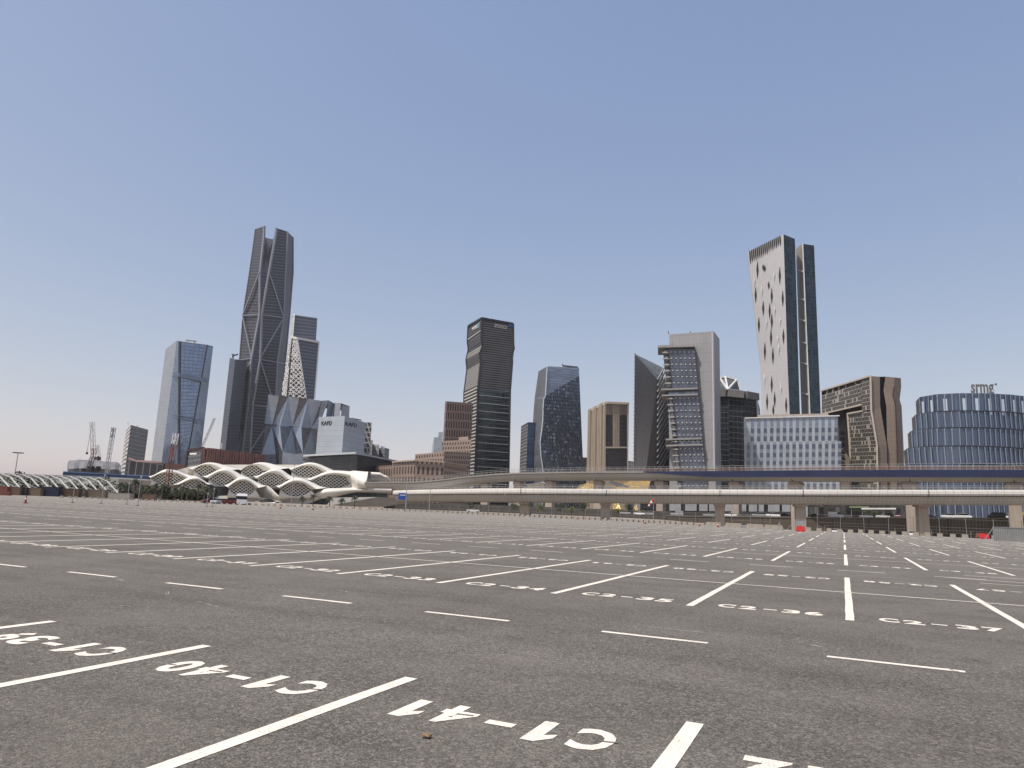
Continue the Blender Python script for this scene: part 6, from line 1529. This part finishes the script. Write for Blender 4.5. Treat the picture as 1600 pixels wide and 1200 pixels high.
for kind, col, px, rr_, rz, lb in (
    ('sedan', 'silver', 977, 296, .1, 'silver car half hidden by shrubs under the golden canopy'), ('sedan', 'white', 999, 296, .1, 'white car just left of the windsock'), ('suv', 'silver', 1012, 300, .1, 'grey car right behind the windsock'),
    ('van', 'silver', 1058, 294, 0, 'silver van on the raised road left of the nearest middle pier'), ('sedan', 'silver', 1108, 296, 0, 'silver car right beside the light concrete pier in the middle'),
    ('sedan', 'white', 1142, 294, 3.1, 'white car on the raised road right of the middle pier'), ('sedan', 'grey', 1163, 294, 3.1, 'dark grey car half behind a pier'), ('suv', 'silver', 1185, 294, 0, 'silver car in the row left of the red barrier, first of three'),
    ('pickup', 'white', 1208, 294, 0, 'white pickup above the tripod stand'), ('sedan', 'black', 1226, 294, 3.1, 'black car on the raised road left of the red barrier'), ('sedan', 'black', 1272, 294, 0, 'black car just right of the pier behind the red barrier'),
    ('van', 'white', 1306, 294, 3.14, 'white van on the raised road below the pale office block'), ('sedan', 'grey', 1322, 296, 0, 'dark grey car touching the back of the white van'), ('sedan', 'silver', 1353, 295, 0, 'silver car in front of the shrubs below the stone building'),
    ('sedan', 'white', 1379, 294, 0, 'white car below the white canopy edge'), ('suv', 'red', 1404, 298, 1.4, 'dark red car end-on at the end of the white canopy'), ('sedan', 'black', 1450, 295, 0, 'black car right of the big pier'),
    ('pickup', 'white', 1484, 294, 0, 'white pickup on the raised road, left of a white offroader'), ('suv', 'white', 1505, 294, 3.14, 'tall white offroader behind a white pickup'), ('van', 'black', 1556, 294, 0, 'black van left of the yellow vehicle'),
    ('suv', 'white', 1568, 300, 0, 'white car behind the black van at the right'), ('van', 'yellow', 1594, 293, 0, 'yellow van on the raised road at the right edge')):
    vehicle(kind, col, px, rr_, rz, lb)
for kind, col, px, rz, lb in (('sedan', 'white', 1304, .1, 'white car low behind the concrete blocks, in front of the brown wall'), ('suv', 'white', 1424, 1.5, 'white car end-on beside the big pier, behind the concrete blocks'), ('sedan', 'silver', 1157, .1, 'silver car low beside the pier, behind the long concrete barriers')):
    vehicle(kind, col, px, 272, rz, lb, 'ground', None, 'vehicles in the sunken road')
for kind, col, px, py, rz, lb in (('sedan', 'white', 340, 789.5, .9, 'white car parked left of the white coach near the station'), ('suv', 'red', 359, 789, .9, 'red car between the white car and the white coach'), ('sedan', 'silver', 349, 788.5, 1.0, 'silver car behind the white car near the station'), ('sedan', 'red', 327, 789, 1.2, 'dull red car leftmost of the cars near the station'), ('sedan', 'white', 739, 801, .5, 'pale car behind the fence left of the middle')):
    vehicle(kind, col, px, 214 if px < 700 else 262, rz, lb, 0.0, None, 'cars beyond the left part of the edge')
# coach
p = at(376, 790, 216); t = thing('coach', 'white coach facing the lot in front of the station', 'bus', None, (p.x, p.y, -.05), math.radians(48))
m_ = MB(); m_.box((0, 0, .95), (2.55, 11, 1.3), 0, .99); m_.box((0, 0, 2.75), (2.5, 11, .7), 0, .94); m_.build('body', car_m['white'], t)
m_ = MB(); m_.box((0, 0, 1.98), (2.52, 10.96, .9), 0, 1); m_.build('windows', M['wglass'], t); m_ = MB(); m_.box((0, 5.2, 2.0), (2.53, .55, .95)); m_.build('pillar', car_m['white'], t)
for sx__ in (-1.1, 1.1):
    for sy__ in (-3.4, 3.2): m_ = MB(); m_.tube((sx__-.15, sy__, .48), (sx__+.15, sy__, .48), .48, .48, 12); m_.build('wheel', M['tyre'], t)
    m_ = MB(); m_.box((sx__*.8, -5.52, .8), (.4, .08, .2)); m_.build('headlight', M['wt'], t)

# ---- containers and huts at the far left
def container(label, px, py, r, L_, h, col, rz=.6, kind='site_container'):
    p = at(px, py, r); t = thing(kind, label, 'container', None, (p.x, p.y, 0), rz); m_ = MB(); m_.box((0, 0, h/2+.1), (L_, 2.4, h)); m_.build('shell', col, t)
    m_ = MB()
    n = int(L_/.5)
    for k in range(n): x = -L_/2+.25+k*L_/n; m_.bar((x, -1.22, .25), (x, -1.22, h), .18, .08, up=(0, 1, 0))
    m_.build('ribs', col, t); m_ = MB(); m_.box((L_/2+.03, 0, h/2+.1), (.06, 2.1, h-.3)); d = m_.build('door', col, t); m_ = MB(); m_.bar((L_/2+.08, .1, .4), (L_/2+.08, .1, h-.3), .06); m_.build('lock_rod', M['steel'], d)
    m_ = MB(); m_.box((0, 0, h+.14), (L_+.1, 2.5, .1)); m_.build('roof', col, t)
tan, bro, nav, ora = paint('tan_board', (.17, .135, .095), .8, 0, .3, .5), paint('brown_board', (.10, .06, .04), .8, 0, .3, .5), paint('navy', (.015, .02, .05), .6), paint('rust_orange', (.15, .095, .065), .7, 0, .3, .5)
for lb, px, L_, h, col in (('dull red container at the left edge of the view', -2, 5, 3.0, M['redw']), ('rust orange hut with a flat top, second from the left edge', 17, 5.5, 3.0, ora), ('tan boarded hut right of the rust orange one', 48, 6.0, 2.9, tan), ('black container between the tan hut and the navy one', 35, 3, 2.8, M['black']), ('navy blue container in the middle of the left huts', 76, 6.2, 3.6, nav), ('brown container with a tan end right of the navy one', 103, 8, 3.2, bro), ('narrow tan hut right of the brown container', 124, 3.5, 3.0, tan), ('wide olive-tan hut, rightmost under the ribs', 146, 7.4, 3.2, tan), ('grey hut below the last white rib', 188, 6, 2.2, M['conc']), ('small rust hut in front of the palms', 234, 3.6, 2.2, ora)):
    container(lb, px, 778, 262 if px < 160 else 245, L_, h*.78, col)
x, y = at(8, 776, 245).xy; t = thing('rubble_skip', 'small red skip at the left edge in front of the huts', 'skip', None, (x, y, 0), .6); m_ = MB(); m_.box((0, 0, .5), (2.4, 1.4, 1.0), 0, 1.2); m_.build('hull', M['redw'], t); m_ = MB(); m_.box((0, 0, 1.02), (2.7, 1.6, .08)); m_.build('rim', M['redw'], t)

# ---- cranes
def crane(label, base, joints, col_list, wd, name='crane'):
    """lattice boom through the given points: (px, py, r)"""
    t = thing(name, label, 'crane'); P_ = [at(*q) for q in joints]
    for i, (a_, c_) in enumerate(zip(P_, P_[1:])):
        d = (c_-a_); L_ = d.length; d.normalize(); s_ = d.cross(Vector((0, 1, 0))).normalized()*wd/2; f_ = s_.cross(d).normalized()*wd/2; n = max(2, int(L_/(wd*1.6))); m_ = MB()
        for sa, sb in ((1, 1), (1, -1), (-1, 1), (-1, -1)): m_.bar(a_+s_*sa+f_*sb, c_+s_*sa+f_*sb, wd*.14)
        for k in range(n):
            p, q = a_.lerp(c_, k/n), a_.lerp(c_, (k+1)/n); z = 1 if k % 2 else -1
            m_.bar(p+s_*z+f_, q-s_*z+f_, wd*.10); m_.bar(p+s_*z-f_, q-s_*z-f_, wd*.10); m_.bar(p+s_+f_*z, q+s_-f_*z, wd*.10)
        m_.build('boom_section', col_list[i % len(col_list)], t)
    return t, P_
t, P_ = crane('tall crane with a pale lattice boom on a dark raked mast at far left', None, [(134, 747, 620), (137, 737, 620), (146.2, 711, 620), (145.6, 700, 620), (144.8, 678, 620), (144, 659, 620)], [M['dark'], M['dark'], M['redw'], M['wt'], M['wt']], 2.2)
m_ = MB(); m_.bar(P_[-1], at(135.8, 707, 620), .18); m_.build('hoist_cable', M['dark'], t); m_ = MB(); m_.box(tuple(at(135.8, 708, 620)), (1.2, 1.2, 1.8), 0, .7); m_.build('hook_block', M['black'], t)
m_ = MB(); m_.bar(P_[0], vz(P_[0], -1), 2.4); m_.build('mast_base', M['dark'], t)
t, P_ = crane('luffing crane with short twin booms standing on the rock-like building', None, [(154.5, 720, 690), (155, 713, 690), (153, 695, 690)], [M['dark'], M['wt']], 1.8)
m_ = MB(); m_.bar(at(155, 713, 690), at(148.5, 716, 690), 1.2); m_.build('counter_jib', M['redw'], t); m_ = MB(); m_.bar(at(153, 695, 690), at(149, 716, 690), .25); m_.build('stay', M['dark'], t); m_ = MB(); m_.box(tuple(at(152, 716.5, 690)), (5, 3, 2.4)); m_.build('cab', M['dark'], t)
t, P_ = crane('thin grey crane boom leaning right beside the small grey tower', None, [(166.5, 748, 560), (169.5, 719, 560), (175, 685, 560), (177.8, 668, 560)], [M['steel'], M['steel'], M['dark']], 1.8)
m_ = MB(); m_.box((*P_[0].xy, 6), (4, 3, 12)); m_.build('base', M['dark'], t)
t, P_ = crane('crane boom leaning right behind the finned brown building', None, [(315, 700, 760), (329, 669, 760), (335.5, 653.5, 760)], [M['redw'], M['dark']], 1.5)
m_ = MB(); m_.bar(P_[0], vz(P_[0], -1), 2.0); m_.build('mast', M['dark'], t)
t, P_ = crane('red and white lattice crane rising in front of the station', None, [(260.5, 785, 330), (263, 755, 330), (264.5, 738, 330), (268, 718, 330), (272, 694, 330), (275.3, 677, 330)], [bro, M['redw'], bro, M['redw'], M['wt']], 1.5)
m_ = MB(); m_.box((*P_[0].xy, 1.5), (4.5, 3, 3.2)); m_.build('tracked_base', M['dark'], t)

# ---- palms and trees
def palm(h, seed):
    random.seed(seed); t = thing('palm_tree', 'x', 'palm'); m_ = MB(); b0 = Vector((0, 0, 0)); lean = Vector((random.uniform(-.3, .3), random.uniform(-.3, .3), 0)); n = 6
    for k in range(n): m_.tube(Vector((0, 0, h*k/n))+lean*(k/n)**2, Vector((0, 0, h*(k+1)/n))+lean*((k+1)/n)**2, .30-.02*k+.04, .28-.02*k, 8, False)
    m_.build('trunk', M['trunk'], t); top = Vector((0, 0, h))+lean; m_ = MB()
    for k in range(46):
        az = k*2.4+random.uniform(-.2, .2); el = random.uniform(-.5, 1.25); L_ = random.uniform(1.9, 2.7); P_ = []; d = Vector((math.cos(az)*math.cos(el), math.sin(az)*math.cos(el), math.sin(el)))
        for j in range(7): s_ = j/6; P_.append(top+d*L_*s_+Vector((0, 0, -1.6*s_*s_*(1-.3*el))))
        for j in range(6):
            a_, c_ = P_[j], P_[j+1]; sd_ = (c_-a_).cross(Vector((0, 0, 1))).normalized(); w0 = .34*math.sin(math.pi*min(1, (j+.6)/6.5)); w1 = .34*math.sin(math.pi*min(1, (j+1.6)/6.8))
            for sg in (1, -1):
                for q in range(2): f0, f1 = q/2, (q+.7)/2; p0_, p1_ = a_.lerp(c_, f0), a_.lerp(c_, f1); m_.add([p0_, p1_, p1_+sd_*sg*w1+Vector((0, 0, -.22)), p0_+sd_*sg*w0*.8+Vector((0, 0, -.2))])
    m_.build('fronds', M['palm'], t); t.location = (0, 0, -500); return t
def tree(h, rad, seed, mat, squash=.8):
    random.seed(seed); t = thing('tree', 'x', 'tree'); m_ = MB(); m_.tube((0, 0, 0), (0.1, 0, h*.45), .16, .11, 8, False); lobes = []
    for k in range(5):
        az = k*1.26+random.random(); p = Vector((math.cos(az)*rad*.45, math.sin(az)*rad*.45, h*random.uniform(.5, .85))); m_.tube((0.05, 0, h*.35), p, .08, .03, 6, False); lobes.append((p, rad*random.uniform(.45, .7)))
    lobes.append((Vector((0, 0, h*.8)), rad*.6)); m_.build('trunk', M['trunk'], t); m_ = MB()
    for k in range(900):
        c_, rr2 = random.choice(lobes); v = Vector((random.gauss(0, 1), random.gauss(0, 1), random.gauss(0, 1))).normalized()*rr2*random.uniform(.35, 1.08)**.6; v.z *= squash; p = c_+v
        if p.z < h*.22: continue
        a_ = Vector((random.uniform(-1, 1), random.uniform(-1, 1), random.uniform(-.6, .6))).normalized()*random.uniform(.10, .24); c2_ = a_.cross(Vector((random.uniform(-1, 1), random.uniform(-1, 1), 1))).normalized()*random.uniform(.08, .16)
        m_.add([p-a_, p-c2_, p+a_, p+c2_])
    m_.build('crown', mat, t); t.location = (0, 0, -500); return t
pp = [palm(5.2, 1), palm(4.4, 2), palm(6.0, 3)]; used = set()
def put(protos, k, p, rz, label, group, s_=1.0, name=None):
    k %= len(protos); o = protos[k] if (id(protos), k) not in used else copy_tree(protos[k]); used.add((id(protos), k)); o.location = p; o.rotation_euler[2] = rz; o.scale = (s_,)*3; o['label'] = label; o['group'] = group; return o
random.seed(5)
PL = [(186, 'palm just right of the last white rib'), (197, 'palm behind the leftmost palm pair'), (208, 'palm behind the plated marker post'), (219, 'palm left of the small rust hut'), (230, 'palm above the small rust hut'), (241, 'palm under the left end of the station roof'), (251, 'palm just left of the red and white crane'), (272, 'first palm right of the red and white crane'), (283, 'second palm right of the red and white crane'), (291, 'palm in the middle of the row before the low station arch'), (299, 'palm with a bare trunk below the low arch'), (308, 'palm right of the bare-trunked one'), (318, 'palm below the right foot of the low arch'), (329, 'rightmost palm of the row, left of the parked cars')]
for i, (px, lb) in enumerate(PL):
    r_ = 300+random.uniform(-12, 14); p = at(px, 785, r_); p.z = -.06; put(pp, i, p, random.random()*6, lb, 'palms in front of the station', random.uniform(.85, 1.05))
for i, (px, lb) in enumerate(((472, 'small palm at the foot of the station skirt'), (489, 'small palm in front of the station end glazing, left one'), (515, 'small palm in front of the pale ramp, left'), (533, 'small palm in front of the pale ramp, middle'), (554, 'small palm in front of the pale ramp, right'))):
    p = at(px, 789, 262); p.z = -.06; put(pp, i+1, p, random.random()*6, lb, 'small palms before the ramp', .62)
tt = [tree(5.5, 2.6, 4, M['leaf']), tree(4.6, 2.2, 6, M['leafy']), tree(6.2, 3.0, 8, M['leaf'])]
TL = [(802, 1.0, 0, 'green tree behind the fence, leftmost under the middle of the viaducts'), (824, .9, 2, 'dark green tree left of the yellow-green one'), (845, .95, 1, 'yellow-green tree by the round dark pier'), (876, .9, 0, 'green tree right of the round dark pier'), (893, .8, 1, 'low yellow-green tree left of the wide pier'), (912, .9, 2, 'dark tree beside the wide pier'), (948, .85, 1, 'yellow-green tree below the golden canopy'), (966, .8, 1, 'second yellow-green tree below the golden canopy'), (984, .9, 2, 'dark green tree left of the windsock'), (1003, .7, 1, 'small yellow-green bush beside the windsock'), (735, .8, 0, 'green tree behind the pale parked car'), (1355, .8, 2, 'green shrub below the white canopy edge'), (1368, .7, 2, 'small green shrub at the right end of the white canopy')]
for i, (px, s_, k, lb) in enumerate(TL):
    r_ = 298 if px < 1100 else 335; p = at(px, 790, r_); p.z = (hgt(p.x, p.y) if px < 940 else road_z(p)-1.2); put(tt, k, p, i*1.3, lb, 'trees under the viaducts', s_)
# leafy hedge band behind the palms at the left
def hedge(name, label, pts, h, n, mat, seed):
    random.seed(seed); m_ = MB()
    for k in range(n):
        i = random.randrange(len(pts)-1); c_ = pts[i].lerp(pts[i+1], random.random()); hh = h*(1+.35*math.sin(c_.x*.35)+.2*math.sin(c_.x*1.1)); p = c_+Vector((random.uniform(-1, 1), random.uniform(-1.5, 1.5), random.random()**.7*hh))
        a_ = Vector((random.uniform(-1, 1), random.uniform(-1, 1), random.uniform(-.7, .7))).normalized()*random.uniform(.3, .6); c2_ = a_.cross(Vector((random.uniform(-1, 1), random.uniform(-1, 1), 1))).normalized()*random.uniform(.2, .4); m_.add([p-a_, p-c2_, p+a_, p+c2_])
    o = m_.build(name, mat); tag(o, label, 'shrubs'); del o['category']; del o['label']; o['kind'] = 'stuff'; return o
hedge('planting', '', [vz(at(180, 780, 322), 0), vz(at(260, 780, 316), 0), vz(at(336, 782, 316), 0)], 3.8, 4200, M['palm'], 3)
hedge('planting', '', [vz(at(-60, 775, 330), 1), vz(at(60, 775, 330), 1), vz(at(175, 775, 328), 1)], 5.0, 2600, M['palm'], 9)
for t_ in list(bpy.data.objects):
    if t_.parent is None and t_.location.z < -400:
        for k in ALLC(t_):
            for g in ALLC(k): bpy.data.objects.remove(g)
            bpy.data.objects.remove(k)
        bpy.data.objects.remove(t_)
# ================================================================== dusty air
b = MB(); HX, HY, HZ = 2600, 2600, 430
b.box((-400, 900, HZ/2-2), (HX*2, HY*2, HZ+4-2))
hz = b.build('haze', bpy.data.materials.new('haze_air')); hm = hz.data.materials[0]; hm.use_nodes = True
hn = hm.node_tree; hn.nodes.remove(hn.nodes['Principled BSDF']); pv = hn.nodes.new('ShaderNodeVolumePrincipled')
pv.inputs['Color'].default_value = (.96, .95, .97, 1); pv.inputs['Density'].default_value = 0.00005; pv.inputs['Anisotropy'].default_value = .2
hn.links.new(pv.outputs[0], hn.nodes['Material Output'].inputs['Volume']); hz['kind'] = 'stuff'
